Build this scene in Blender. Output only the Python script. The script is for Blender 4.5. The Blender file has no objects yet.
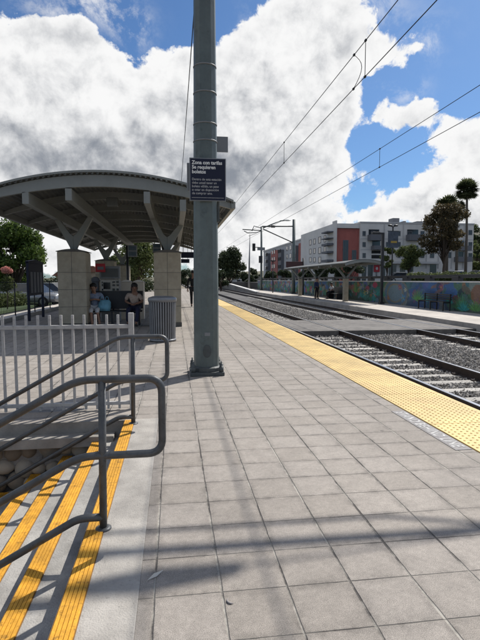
import bpy, bmesh, math, random
import numpy as np
from mathutils import Vector, Matrix
R = math.radians
random.seed(7)
rng = np.random.default_rng(7)
S = bpy.context.scene
COL = S.collection

# ------------------------------------------------------------------ camera
FPX, CH = 485.0, 1.4
YAW, PITCH = R(7.723), R(4.715)
cam_d = bpy.data.cameras.new('camera')
cam_d.sensor_width = 36.0
cam_d.lens = 36.0 * FPX / 640.0
cam_d.clip_end = 3000
cam = bpy.data.objects.new('camera', cam_d)
COL.objects.link(cam)
cam.location = (0, 0, CH)
cam.rotation_euler = (R(90) - PITCH, 0, -YAW)
S.camera = cam
F_ = Vector((math.sin(YAW) * math.cos(PITCH), math.cos(YAW) * math.cos(PITCH), -math.sin(PITCH)))
R_ = Vector((math.cos(YAW), -math.sin(YAW), 0))
U_ = R_.cross(F_)

def ray(u, v):
    return F_ + R_ * ((u - 240) / FPX) + U_ * ((320 - v) / FPX)
def on_y(u, v, y):
    r = ray(u, v)
    return Vector((0, 0, CH)) + r * (y / r.y)
def on_x(u, v, x):
    r = ray(u, v)
    return Vector((0, 0, CH)) + r * (x / r.x)
def on_z(u, v, z):
    r = ray(u, v)
    return Vector((0, 0, CH)) + r * ((z - CH) / r.z)

# ------------------------------------------------------------------ materials
def mat(name, col, rough=0.7, metal=0.0, var=0.0, scale=5.0, bump=0.0, bscale=40.0, col2=None,
        spec=0.5, island=False, coat=0.0, stain=0.0, trans=0.0, grit=None, objrand=0.0):
    m = bpy.data.materials.new(name)
    m.use_nodes = True
    nt = m.node_tree
    N, L = nt.nodes, nt.links
    b = N['Principled BSDF']
    b.inputs['Roughness'].default_value = rough
    b.inputs['Metallic'].default_value = metal
    b.inputs['Specular IOR Level'].default_value = spec
    b.inputs['Coat Weight'].default_value = coat
    b.inputs['Base Color'].default_value = (*col, 1)
    if trans:
        b.inputs['Transmission Weight'].default_value = trans
    tc = N.new('ShaderNodeTexCoord')
    if var > 0 or col2 or island:
        if island:
            g = N.new('ShaderNodeNewGeometry'); fac = g.outputs['Random Per Island']
        else:
            n = N.new('ShaderNodeTexNoise')
            n.inputs['Scale'].default_value = scale
            n.inputs['Detail'].default_value = 7
            n.inputs['Roughness'].default_value = 0.62
            L.new(tc.outputs['Object'], n.inputs['Vector'])
            mr = N.new('ShaderNodeMapRange')
            mr.inputs[1].default_value = 0.3; mr.inputs[2].default_value = 0.7
            L.new(n.outputs['Fac'], mr.inputs[0]); fac = mr.outputs[0]
        mx = N.new('ShaderNodeMix'); mx.data_type = 'RGBA'
        L.new(fac, mx.inputs[0])
        c2 = col2 if col2 else tuple(min(1, c * (1 + var)) for c in col)
        c1 = col if col2 else tuple(c * (1 - var) for c in col)
        mx.inputs[6].default_value = (*c1, 1); mx.inputs[7].default_value = (*c2, 1)
        out = mx.outputs[2]
        if stain > 0:
            n2 = N.new('ShaderNodeTexNoise'); n2.inputs['Scale'].default_value = scale * .23; n2.inputs['Detail'].default_value = 9
            n2.inputs['Roughness'].default_value = .7
            L.new(tc.outputs['Object'], n2.inputs['Vector'])
            m2 = N.new('ShaderNodeMapRange'); m2.inputs[1].default_value = .42; m2.inputs[2].default_value = .72
            m2.inputs[3].default_value = 1.0; m2.inputs[4].default_value = 1 - stain
            L.new(n2.outputs['Fac'], m2.inputs[0])
            mm = N.new('ShaderNodeMix'); mm.data_type = 'RGBA'; mm.blend_type = 'MULTIPLY'; mm.inputs[0].default_value = 1
            L.new(out, mm.inputs[6]); L.new(m2.outputs[0], mm.inputs[7]); out = mm.outputs[2]
        if grit:
            n4 = N.new('ShaderNodeTexNoise'); n4.inputs['Scale'].default_value = grit[0]; n4.inputs['Detail'].default_value = 10; n4.inputs['Roughness'].default_value = .72
            L.new(tc.outputs['Object'], n4.inputs['Vector'])
            m4_ = N.new('ShaderNodeMapRange'); m4_.inputs[1].default_value = .56; m4_.inputs[2].default_value = .66
            m4_.inputs[3].default_value = 1.0; m4_.inputs[4].default_value = 1 - grit[1]; L.new(n4.outputs['Fac'], m4_.inputs[0])
            m5 = N.new('ShaderNodeMix'); m5.data_type = 'RGBA'; m5.blend_type = 'MULTIPLY'; m5.inputs[0].default_value = 1
            L.new(out, m5.inputs[6]); L.new(m4_.outputs[0], m5.inputs[7]); out = m5.outputs[2]
        if objrand:
            oi = N.new('ShaderNodeObjectInfo'); m6 = N.new('ShaderNodeMapRange'); m6.inputs[3].default_value = 1 - objrand; m6.inputs[4].default_value = 1 + objrand * .5
            L.new(oi.outputs['Random'], m6.inputs[0])
            m7 = N.new('ShaderNodeMix'); m7.data_type = 'RGBA'; m7.blend_type = 'MULTIPLY'; m7.inputs[0].default_value = 1
            L.new(out, m7.inputs[6]); L.new(m6.outputs[0], m7.inputs[7]); out = m7.outputs[2]
        L.new(out, b.inputs['Base Color'])
    if bump > 0:
        nb = N.new('ShaderNodeTexNoise'); nb.inputs['Scale'].default_value = bscale; nb.inputs['Detail'].default_value = 6
        L.new(tc.outputs['Object'], nb.inputs['Vector'])
        bp = N.new('ShaderNodeBump'); bp.inputs['Strength'].default_value = bump; bp.inputs['Distance'].default_value = 0.01
        L.new(nb.outputs['Fac'], bp.inputs['Height']); L.new(bp.outputs[0], b.inputs['Normal'])
    return m

def leafmat(name, c1, c2, tr=0.25):
    m = mat(name, c1, rough=.6, col2=c2, island=True, spec=.3)
    nt = m.node_tree; N, L = nt.nodes, nt.links
    b = N['Principled BSDF']; out = N['Material Output']
    t = N.new('ShaderNodeBsdfTranslucent')
    src = b.inputs['Base Color'].links[0].from_socket
    L.new(src, t.inputs['Color'])
    ms = N.new('ShaderNodeMixShader'); ms.inputs[0].default_value = tr
    L.new(b.outputs[0], ms.inputs[1]); L.new(t.outputs[0], ms.inputs[2]); L.new(ms.outputs[0], out.inputs[0])
    return m

def paver_mat():
    """square concrete pavers: per-paver tone, uneven joints, speckle, stains"""
    m = bpy.data.materials.new('paver_concrete'); m.use_nodes = True
    nt = m.node_tree; N, L = nt.nodes, nt.links; b = N['Principled BSDF']
    def math_(op, a, c=None, clamp=False):
        n = N.new('ShaderNodeMath'); n.operation = op; n.use_clamp = clamp
        for i, s in enumerate((a, c)):
            if s is None: continue
            if isinstance(s, (int, float)): n.inputs[i].default_value = s
            else: L.new(s, n.inputs[i])
        return n.outputs[0]
    def mapr(s, a, b_, c, d):
        n = N.new('ShaderNodeMapRange')
        for i, q in enumerate((a, b_, c, d)): n.inputs[i + 1].default_value = q
        L.new(s, n.inputs[0]); return n.outputs[0]
    def noise(sc, det=6, rough=.6, vec=None):
        n = N.new('ShaderNodeTexNoise'); n.inputs['Scale'].default_value = sc; n.inputs['Detail'].default_value = det
        n.inputs['Roughness'].default_value = rough
        L.new(vec if vec else geo.outputs['Position'], n.inputs['Vector']); return n
    geo = N.new('ShaderNodeNewGeometry')
    sep = N.new('ShaderNodeSeparateXYZ'); L.new(geo.outputs['Position'], sep.inputs[0])
    wob = noise(2.2, 3)
    wobf = math_('MULTIPLY', math_('SUBTRACT', wob.outputs['Fac'], .5), .007)
    tx = math_('DIVIDE', math_('ADD', math_('ADD', sep.outputs[0], .103 + 30), wobf), .3)
    ty = math_('DIVIDE', math_('ADD', math_('ADD', sep.outputs[1], 30 - 1.766), wobf), .3)
    ix, iy = math_('FLOOR', tx), math_('FLOOR', ty)
    def edge(t):
        f = math_('FRACT', t)
        return math_('MINIMUM', f, math_('SUBTRACT', 1.0, f))
    ex, ey = edge(tx), edge(ty)
    comb = N.new('ShaderNodeCombineXYZ'); L.new(ix, comb.inputs[0]); L.new(iy, comb.inputs[1])
    wn = N.new('ShaderNodeTexWhiteNoise'); wn.noise_dimensions = '3D'; L.new(comb.outputs[0], wn.inputs['Vector'])
    jn = noise(1.3, 5, .7)
    # joint width varies from hairline to open
    wx = mapr(jn.outputs['Fac'], .3, .72, .004, .030)
    jx = mapr(math_('SUBTRACT', ex, wx), -.008, .008, 1, 0)
    jy = mapr(math_('SUBTRACT', ey, math_('MULTIPLY', wx, .45)), -.008, .008, 1, 0)
    joint = math_('MAXIMUM', jx, jy)
    # base colour
    ramp = N.new('ShaderNodeMix'); ramp.data_type = 'RGBA'
    L.new(wn.outputs['Value'], ramp.inputs[0])
    ramp.inputs[6].default_value = (.274, .244, .211, 1); ramp.inputs[7].default_value = (.314, .282, .248, 1)
    sp = noise(260, 2, .8)
    spk = mapr(sp.outputs['Fac'], .33, .66, .55, 1.42)
    bl = noise(1.1, 8, .68); blf = mapr(bl.outputs['Fac'], .34, .66, .84, 1.12)
    sm = noise(7.0, 8, .7); smf = mapr(sm.outputs['Fac'], .32, .7, 1.1, .86)
    st = noise(3.3, 10, .75); stf = mapr(st.outputs['Fac'], .64, .72, 1.0, .7)
    # gum spots, grime that gathers along the joints, broad darker blotches
    vo = N.new('ShaderNodeTexVoronoi'); vo.inputs['Scale'].default_value = 4.2; L.new(geo.outputs['Position'], vo.inputs['Vector'])
    sepc = N.new('ShaderNodeSeparateColor'); L.new(vo.outputs['Color'], sepc.inputs[0])
    rad = mapr(sepc.outputs[0], .62, 1.0, .0, .085)
    gum = math_('MULTIPLY', mapr(math_('SUBTRACT', vo.outputs['Distance'], rad), -.012, .012, 1, 0), math_('GREATER_THAN', sepc.outputs[0], .66))
    gumf = mapr(gum, 0, 1, 1, .58)
    near = math_('MINIMUM', ex, ey); gr = noise(9, 9, .72)
    grime = math_('SUBTRACT', 1.0, math_('MULTIPLY', mapr(near, .0, .16, .42, 0), mapr(gr.outputs['Fac'], .42, .62, 0, 1)))
    dr = noise(.55, 12, .74); drf = mapr(dr.outputs['Fac'], .48, .66, 1.04, .66)
    fine = noise(38, 6, .75); fif = mapr(fine.outputs['Fac'], .36, .66, 1.10, .86)
    k = math_('MULTIPLY', math_('MULTIPLY', math_('MULTIPLY', spk, blf), math_('MULTIPLY', smf, stf)), math_('MULTIPLY', math_('MULTIPLY', gumf, grime), math_('MULTIPLY', drf, fif)))
    mul = N.new('ShaderNodeMix'); mul.data_type = 'RGBA'; mul.blend_type = 'MULTIPLY'; mul.inputs[0].default_value = 1
    L.new(ramp.outputs[2], mul.inputs[6]); L.new(k, mul.inputs[7])
    jc = N.new('ShaderNodeMix'); jc.data_type = 'RGBA'
    jn2 = noise(2.0, 6, .75); L.new(math_('MAXIMUM', mapr(jn2.outputs['Fac'], .40, .56, 0, 1), math_('MULTIPLY', jy, .75)), jc.inputs[0])
    jc.inputs[6].default_value = (.36, .335, .29, 1); jc.inputs[7].default_value = (.07, .062, .055, 1)
    fin = N.new('ShaderNodeMix'); fin.data_type = 'RGBA'; L.new(joint, fin.inputs[0])
    L.new(mul.outputs[2], fin.inputs[6]); L.new(jc.outputs[2], fin.inputs[7])
    L.new(fin.outputs[2], b.inputs['Base Color'])
    b.inputs['Roughness'].default_value = .82; b.inputs['Specular IOR Level'].default_value = .35
    h = math_('SUBTRACT', math_('ADD', math_('MULTIPLY', sp.outputs['Fac'], .12), math_('MULTIPLY', wn.outputs['Value'], .25)), joint)
    bp = N.new('ShaderNodeBump'); bp.inputs['Strength'].default_value = .8; bp.inputs['Distance'].default_value = .007
    L.new(h, bp.inputs['Height']); L.new(bp.outputs[0], b.inputs['Normal'])
    return m

M = {}
M['paver'] = paver_mat()
M['concrete'] = mat('pale_concrete', (.36, .335, .30), .85, var=.2, scale=5, bump=.45, bscale=120, stain=.4, grit=(60, .28))
M['concrete2'] = mat('platform_concrete', (.46, .42, .37), .85, var=.14, scale=2.5, bump=.3, bscale=70, stain=.35, grit=(8, .2))
M['curb'] = mat('kerb_concrete', (.30, .28, .25), .85, var=.2, scale=5, bump=.4, bscale=60, stain=.4)
M['tread'] = mat('stair_concrete', (.36, .345, .32), .88, var=.22, scale=6, bump=.5, bscale=110, stain=.45, grit=(45, .3))
M['nosing'] = mat('yellow_nosing', (.68, .33, .022), .65, var=.22, scale=16, bump=.3, bscale=60, stain=.4, grit=(26, .55))
M['groove'] = mat('dirty_yellow_groove', (.20, .10, .02), .8, var=.3, scale=20)
M['tactile'] = mat('yellow_tactile', (.64, .45, .165), .65, var=.14, scale=4, stain=.35, grit=(9, .25))
M['plate'] = mat('grey_lettering_plate', (.22, .205, .20), .75, var=.25, scale=14, grit=(30, .3))
M['white'] = mat('white_paint', (.72, .72, .70), .6, var=.08, scale=8)
M['worn_white'] = mat('worn_white_paint', (.66, .66, .64), .7, col2=(.36, .35, .34), scale=30)
M['stencil'] = mat('faded_stencil_white', (.56, .55, .53), .75, col2=(.27, .26, .25), scale=18, grit=(40, .4))
M['asphalt'] = mat('asphalt', (.05, .05, .05), .9, var=.25, scale=3, bump=.4, bscale=150)
M['panel'] = mat('crossing_panel', (.15, .138, .125), .88, var=.3, scale=3.5, bump=.4, bscale=60, stain=.5, grit=(12, .35))
M['ballast'] = mat('ballast_bed', (.10, .095, .09), .95, var=.5, scale=28, bump=1.0, bscale=35)
M['stone'] = mat('ballast_stone', (.11, .10, .088), .9, col2=(.44, .41, .37), island=True)
M['tie'] = mat('sleeper_concrete', (.46, .435, .395), .85, var=.22, scale=7, stain=.45, grit=(14, .45), objrand=.3)
M['rail'] = mat('rail_steel', (.045, .030, .022), .75, var=.3, scale=8)
M['railtop'] = mat('polished_rail_head', (.42, .42, .43), .3, metal=.9)
M['pipe'] = mat('handrail_grey', (.085, .088, .09), .48, metal=.3, var=.3, scale=11, bump=.12, bscale=90, grit=(34, .4))
M['fence'] = mat('fence_grey', (.40, .39, .375), .55, var=.15, scale=12, grit=(30, .35))
M['pole'] = mat('pole_greygreen', (.105, .13, .126), .5, metal=.1, var=.16, scale=4, bump=.06, bscale=60, stain=.35, grit=(5, .28))
M['poledark'] = mat('pole_base_dark', (.06, .068, .068), .6, var=.2, scale=10)
M['navy'] = mat('sign_navy', (.010, .013, .032), .55, spec=.3)
M['greysheet'] = mat('grey_sheet_metal', (.20, .205, .21), .5, metal=.3, var=.06)
M['pier'] = mat('pier_stone_tile', (.37, .325, .245), .8, var=.14, scale=5, bump=.2, bscale=60, stain=.2)
M['pierdark'] = mat('pier_dark_base', (.10, .095, .085), .8, var=.2, scale=6)
M['steel'] = mat('shelter_steel_paint', (.20, .21, .198), .5, var=.08, scale=3)
M['deck'] = mat('roof_deck', (.10, .106, .102), .55, metal=.1, var=.2, scale=2.5)
M['can'] = mat('litter_bin_grey', (.20, .205, .215), .45, metal=.35, var=.1)
M['dark'] = mat('dark_gap', (.012, .012, .013), .8)
M['black'] = mat('black_metal', (.016, .016, .018), .5, var=.2)
M['river'] = mat('river_cobble', (.20, .155, .11), .8, col2=(.44, .37, .28), island=True, bump=.3, bscale=50)
M['mortar'] = mat('wall_mortar', (.085, .075, .065), .95, var=.3, scale=10, bump=.5, bscale=60)
M['bark'] = mat('bark', (.075, .055, .04), .9, var=.35, scale=9, bump=.5, bscale=30)
M['palmbark'] = mat('palm_bark', (.12, .10, .08), .9, var=.3, scale=14, bump=.5, bscale=20)
M['leafA'] = leafmat('leaf_deep_green', (.030, .058, .012), (.13, .19, .04), .35)
M['leafB'] = leafmat('leaf_olive', (.045, .062, .020), (.15, .18, .06), .35)
M['leafC'] = leafmat('leaf_russet', (.040, .038, .020), (.135, .098, .045), .35)
M['leafD'] = leafmat('leaf_dark_grey_green', (.020, .032, .016), (.075, .095, .042), .3)
M['leafP'] = leafmat('palm_leaf', (.035, .050, .020), (.13, .14, .065), .35)
M['flower'] = leafmat('pink_blossom', (.50, .20, .17), (.68, .36, .30))
M['grass'] = mat('lawn', (.035, .060, .018), .95, var=.4, scale=6, bump=.6, bscale=80)
M['earth'] = mat('dry_earth', (.15, .125, .09), .95, var=.25, scale=.4, bump=.4, bscale=10)
M['hill'] = mat('scrub_hill', (.055, .065, .035), .95, col2=(.15, .125, .08), scale=.09)
M['stucco'] = mat('white_stucco', (.66, .635, .60), .85, var=.10, scale=.35, stain=.14)
M['stucco2'] = mat('grey_stucco', (.46, .455, .45), .85, var=.06, scale=.5)
M['red'] = mat('red_panel', (.36, .105, .085), .75, var=.14, scale=.6)
M['redsign'] = mat('red_sign', (.45, .02, .03), .5)
M['glass'] = mat('window_glass', (.03, .035, .042), .12, spec=.8, var=.3, scale=.4)
M['balcony'] = mat('balcony_grey', (.13, .135, .15), .7)
M['brown'] = mat('brown_red_sign', (.06, .022, .02), .6)
M['cream'] = mat('cream_cabinet', (.50, .47, .41), .55, var=.05)
M['tan'] = mat('tan_stucco', (.36, .28, .20), .9, var=.12, scale=1)
M['roofred'] = mat('clay_roof', (.22, .10, .065), .9, var=.2, scale=3)
M['screen'] = mat('dark_screen', (.012, .013, .015), .2)
M['paper'] = mat('timetable_paper', (.17, .17, .18), .6, var=.1, scale=3)
M['cap'] = mat('wall_cap_pale', (.62, .61, .58), .8, var=.1, scale=2)
M['skinA'] = mat('skin', (.36, .20, .135), .55, spec=.4)
M['skinB'] = mat('skin_tan', (.27, .145, .095), .55, spec=.4)
M['lip'] = mat('lips', (.22, .07, .06), .5)
M['hair'] = mat('dark_hair', (.012, .009, .008), .6, bump=.4, bscale=160)
M['eye'] = mat('eye', (.02, .015, .012), .2)
M['blueshirt'] = mat('blue_grey_blouse', (.16, .20, .30), .85, col2=(.30, .34, .42), scale=22, bump=1.0, bscale=9)
M['aqua'] = mat('aqua_bag', (.15, .36, .46), .7, var=.3, scale=9, bump=1.0, bscale=12)
M['whitecloth'] = mat('white_cloth', (.58, .58, .58), .85, var=.12, scale=14, bump=1.0, bscale=9)
M['beigeshirt'] = mat('patterned_beige_blouse', (.36, .24, .18), .85, col2=(.55, .46, .38), scale=26, bump=1.0, bscale=9)
M['navycloth'] = mat('navy_trousers', (.014, .017, .045), .85, var=.2, scale=10, bump=1.0, bscale=9)
M['blackcloth'] = mat('black_cloth', (.012, .012, .014), .85, var=.2, scale=10, bump=1.0, bscale=9)
M['bluecloth'] = mat('blue_jacket', (.02, .035, .09), .85, bump=1.0, bscale=9)
M['shoe'] = mat('dark_shoe', (.02, .018, .018), .6)
M['carwhite'] = mat('car_paint_white', (.62, .62, .61), .25, coat=.6)
M['cargrey'] = mat('car_paint_silver', (.33, .34, .35), .25, metal=.4, coat=.6)
M['tyre'] = mat('tyre', (.015, .015, .015), .85)
M['lampglass'] = mat('lamp_lens', (.62, .62, .58), .3)
M['wire'] = mat('overhead_wire', (.018, .018, .018), .6)
M['insul'] = mat('insulator', (.12, .11, .10), .4)

# ------------------------------------------------------------------ mesh builder
class MB:
    def __init__(s):
        s.v = []; s.f = []; s.m = []; s.sm = []
    def add(s, vs, fs, mi=0, smooth=False):
        o = len(s.v)
        s.v.extend([tuple(p) for p in vs])
        for f in fs:
            s.f.append(tuple(i + o for i in f)); s.m.append(mi); s.sm.append(smooth)
        return s
    def box(s, x0, x1, y0, y1, z0, z1, mi=0):
        v = [(x0, y0, z0), (x1, y0, z0), (x1, y1, z0), (x0, y1, z0), (x0, y0, z1), (x1, y0, z1), (x1, y1, z1), (x0, y1, z1)]
        return s.add(v, [(0, 3, 2, 1), (4, 5, 6, 7), (0, 1, 5, 4), (1, 2, 6, 5), (2, 3, 7, 6), (3, 0, 4, 7)], mi)
    def obox(s, a, b, w, h, up=(0, 0, 1), mi=0):
        """beam from a to b, width w sideways, height h along up"""
        a, b = Vector(a), Vector(b); d = (b - a).normalized(); sd = d.cross(Vector(up)).normalized(); uu = sd.cross(d)
        v = []
        for p in (a, b):
            for i, j in ((-1, -1), (1, -1), (1, 1), (-1, 1)):
                v.append(p + sd * (i * w / 2) + uu * (j * h / 2))
        return s.add(v, [(0, 1, 2, 3), (7, 6, 5, 4), (0, 4, 5, 1), (1, 5, 6, 2), (2, 6, 7, 3), (3, 7, 4, 0)], mi)
    def tube(s, pts, r, n=10, mi=0, caps=True):
        pts = [Vector(p) for p in pts]
        rs = r if isinstance(r, (list, tuple)) else [r] * len(pts)
        t0 = (pts[1] - pts[0]).normalized()
        ref = Vector((0, 0, 1)) if abs(t0.z) < .9 else Vector((1, 0, 0))
        nrm = t0.cross(ref).normalized(); prev = t0
        vs = []
        for i, p in enumerate(pts):
            if i == 0: t = t0
            elif i == len(pts) - 1: t = (pts[i] - pts[i - 1]).normalized()
            else: t = ((pts[i] - pts[i - 1]).normalized() + (pts[i + 1] - pts[i]).normalized()).normalized()
            q = prev.rotation_difference(t); nrm = q @ nrm; nrm = (nrm - t * nrm.dot(t)).normalized(); prev = t
            bn = t.cross(nrm)
            for k in range(n):
                a = 2 * math.pi * k / n
                vs.append(p + (nrm * math.cos(a) + bn * math.sin(a)) * rs[i])
        fs = []
        for i in range(len(pts) - 1):
            for k in range(n):
                fs.append((i * n + k, i * n + (k + 1) % n, (i + 1) * n + (k + 1) % n, (i + 1) * n + k))
        s.add(vs, fs, mi, True)
        if caps:
            o = len(s.v) - len(vs)
            s.f.append(tuple(o + k for k in range(n))[::-1]); s.m.append(mi); s.sm.append(False)
            s.f.append(tuple(o + (len(pts) - 1) * n + k for k in range(n))); s.m.append(mi); s.sm.append(False)
        return s
    def lathe(s, cx, cy, prof, n=24, mi=0, smooth=True):
        vs = []; fs = []
        for (r, z) in prof:
            for k in range(n):
                a = 2 * math.pi * k / n
                vs.append((cx + r * math.cos(a), cy + r * math.sin(a), z))
        for i in range(len(prof) - 1):
            for k in range(n):
                fs.append((i * n + k, i * n + (k + 1) % n, (i + 1) * n + (k + 1) % n, (i + 1) * n + k))
        fs.append(tuple(range(n))[::-1]); fs.append(tuple((len(prof) - 1) * n + k for k in range(n)))
        return s.add(vs, fs, mi, smooth)
    def prism(s, poly, axis, a0, a1, mi=0):
        """extrude a 2-D polygon; axis 'y': poly in (x,z); 'x': poly in (y,z); 'z': poly in (x,y)"""
        def P(p, a):
            return {'y': (p[0], a, p[1]), 'x': (a, p[0], p[1]), 'z': (p[0], p[1], a)}[axis]
        n = len(poly)
        v = [P(p, a0) for p in poly] + [P(p, a1) for p in poly]
        f = [tuple(range(n)), tuple(range(2 * n - 1, n - 1, -1))] + [(i, i + n, (i + 1) % n + n, (i + 1) % n) for i in range(n)]
        return s.add(v, f, mi)
    def ball(s, c, rx, ry, rz, n=10, m=7, mi=0):
        vs = [(c[0], c[1], c[2] - rz)]; fs = []
        for i in range(1, m):
            t = math.pi * i / m
            for k in range(n):
                a = 2 * math.pi * k / n
                vs.append((c[0] + rx * math.sin(t) * math.cos(a), c[1] + ry * math.sin(t) * math.sin(a), c[2] - rz * math.cos(t)))
        vs.append((c[0], c[1], c[2] + rz))
        for k in range(n): fs.append((0, 1 + (k + 1) % n, 1 + k))
        for i in range(m - 2):
            for k in range(n):
                a, b = 1 + i * n + k, 1 + i * n + (k + 1) % n
                fs.append((a, b, b + n, a + n))
        l = len(vs) - 1
        for k in range(n): fs.append((l, 1 + (m - 2) * n + k, 1 + (m - 2) * n + (k + 1) % n))
        return s.add(vs, fs, mi, True)
    def build(s, name, mats, parent=None, bevel=0.0, fixn=True):
        me = bpy.data.meshes.new(name)
        me.from_pydata(s.v, [], s.f)
        mats = mats if isinstance(mats, (list, tuple)) else [mats]
        for m in mats: me.materials.append(m)
        me.polygons.foreach_set('material_index', s.m)
        me.polygons.foreach_set('use_smooth', s.sm)
        if fixn:
            bm = bmesh.new(); bm.from_mesh(me); bmesh.ops.recalc_face_normals(bm, faces=bm.faces); bm.to_mesh(me); bm.free()
        me.update()
        o = bpy.data.objects.new(name, me); COL.objects.link(o)
        if parent:
            o.parent = parent
            o.location = -Vector(parent.location) if not parent.get('_local') else (0, 0, 0)
        if bevel:
            md = o.modifiers.new('bevel', 'BEVEL'); md.width = bevel; md.segments = 2; md.limit_method = 'ANGLE'; md.angle_limit = R(35)
        return o

def tag(o, label=None, cat=None, group=None, kind=None):
    if label: o['label'] = label
    if cat: o['category'] = cat
    if group: o['group'] = group
    if kind: o['kind'] = kind
    return o
def thing(name, label, cat, loc=(0, 0, 0), group=None):
    o = bpy.data.objects.new(name, None); COL.objects.link(o); o.location = loc; o.empty_display_size = .1
    return tag(o, label, cat, group)
def struct(o): return tag(o, kind='structure')
def dup(root, loc, label=None):
    r = root.copy(); COL.objects.link(r); r.location = loc
    if label: r['label'] = label
    for ch in list(root.children):
        c = ch.copy(); COL.objects.link(c); c.parent = r
        for g in list(ch.children):
            d = g.copy(); COL.objects.link(d); d.parent = c
    return r
def child(sub, part):
    """re-root sub as child of part (part sits at same offset)"""
    sub.parent = part; sub.location = (0, 0, 0); return sub
def npmesh(name, verts, faces, mats, parent=None, smooth=False, mi=None):
    """fast mesh from numpy arrays; faces (n,k)"""
    me = bpy.data.meshes.new(name)
    nf, k = faces.shape
    me.vertices.add(len(verts)); me.vertices.foreach_set('co', np.ascontiguousarray(verts, dtype=np.float32).ravel())
    me.loops.add(nf * k); me.loops.foreach_set('vertex_index', np.ascontiguousarray(faces, dtype=np.int32).ravel())
    me.polygons.add(nf); me.polygons.foreach_set('loop_start', np.arange(nf, dtype=np.int32) * k)
    me.polygons.foreach_set('loop_total', np.full(nf, k, dtype=np.int32))
    for m in (mats if isinstance(mats, (list, tuple)) else [mats]): me.materials.append(m)
    if mi is not None: me.polygons.foreach_set('material_index', mi.astype(np.int32))
    me.polygons.foreach_set('use_smooth', np.full(nf, smooth))
    me.update(calc_edges=True); me.validate()
    o = bpy.data.objects.new(name, me); COL.objects.link(o)
    if parent: o.parent = parent; o.location = -Vector(parent.location)
    return o
def fillet(pts, r, n=6):
    pts = [Vector(p) for p in pts]; out = [pts[0]]
    for i in range(1, len(pts) - 1):
        a, p, b = pts[i - 1], pts[i], pts[i + 1]
        d1, d2 = (a - p), (b - p)
        rr = min(r, d1.length * .48, d2.length * .48)
        ang = d1.angle(d2)
        if ang > R(178): out.append(p); continue
        s1, s2 = p + d1.normalized() * rr, p + d2.normalized() * rr
        for k in range(n + 1):
            t = k / n
            out.append(s1 * (1 - t) ** 2 + p * (2 * t * (1 - t)) + s2 * t * t)
    out.append(pts[-1]); return out
def text_mesh(name, body, size, mtl, parent, mat4, spacing=1.0, line=1.0, align='LEFT', extrude=.001, xs=1.0, bold=0.0):
    cu = bpy.data.curves.new(name, 'FONT'); cu.body = body; cu.size = size; cu.align_x = align
    cu.space_line = line; cu.space_character = spacing; cu.extrude = extrude; cu.offset = bold
    cu.resolution_u = 3
    t = bpy.data.objects.new(name + '_tmp', cu); COL.objects.link(t)
    dg = bpy.context.evaluated_depsgraph_get()
    me = bpy.data.meshes.new_from_object(t.evaluated_get(dg))
    bpy.data.objects.remove(t)
    me.transform(mat4 @ Matrix.Diagonal((xs, 1, 1, 1)))
    me.materials.clear(); me.materials.append(mtl)
    o = bpy.data.objects.new(name, me); COL.objects.link(o)
    o.parent = parent; o.location = -Vector(parent.location)
    return o

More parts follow.
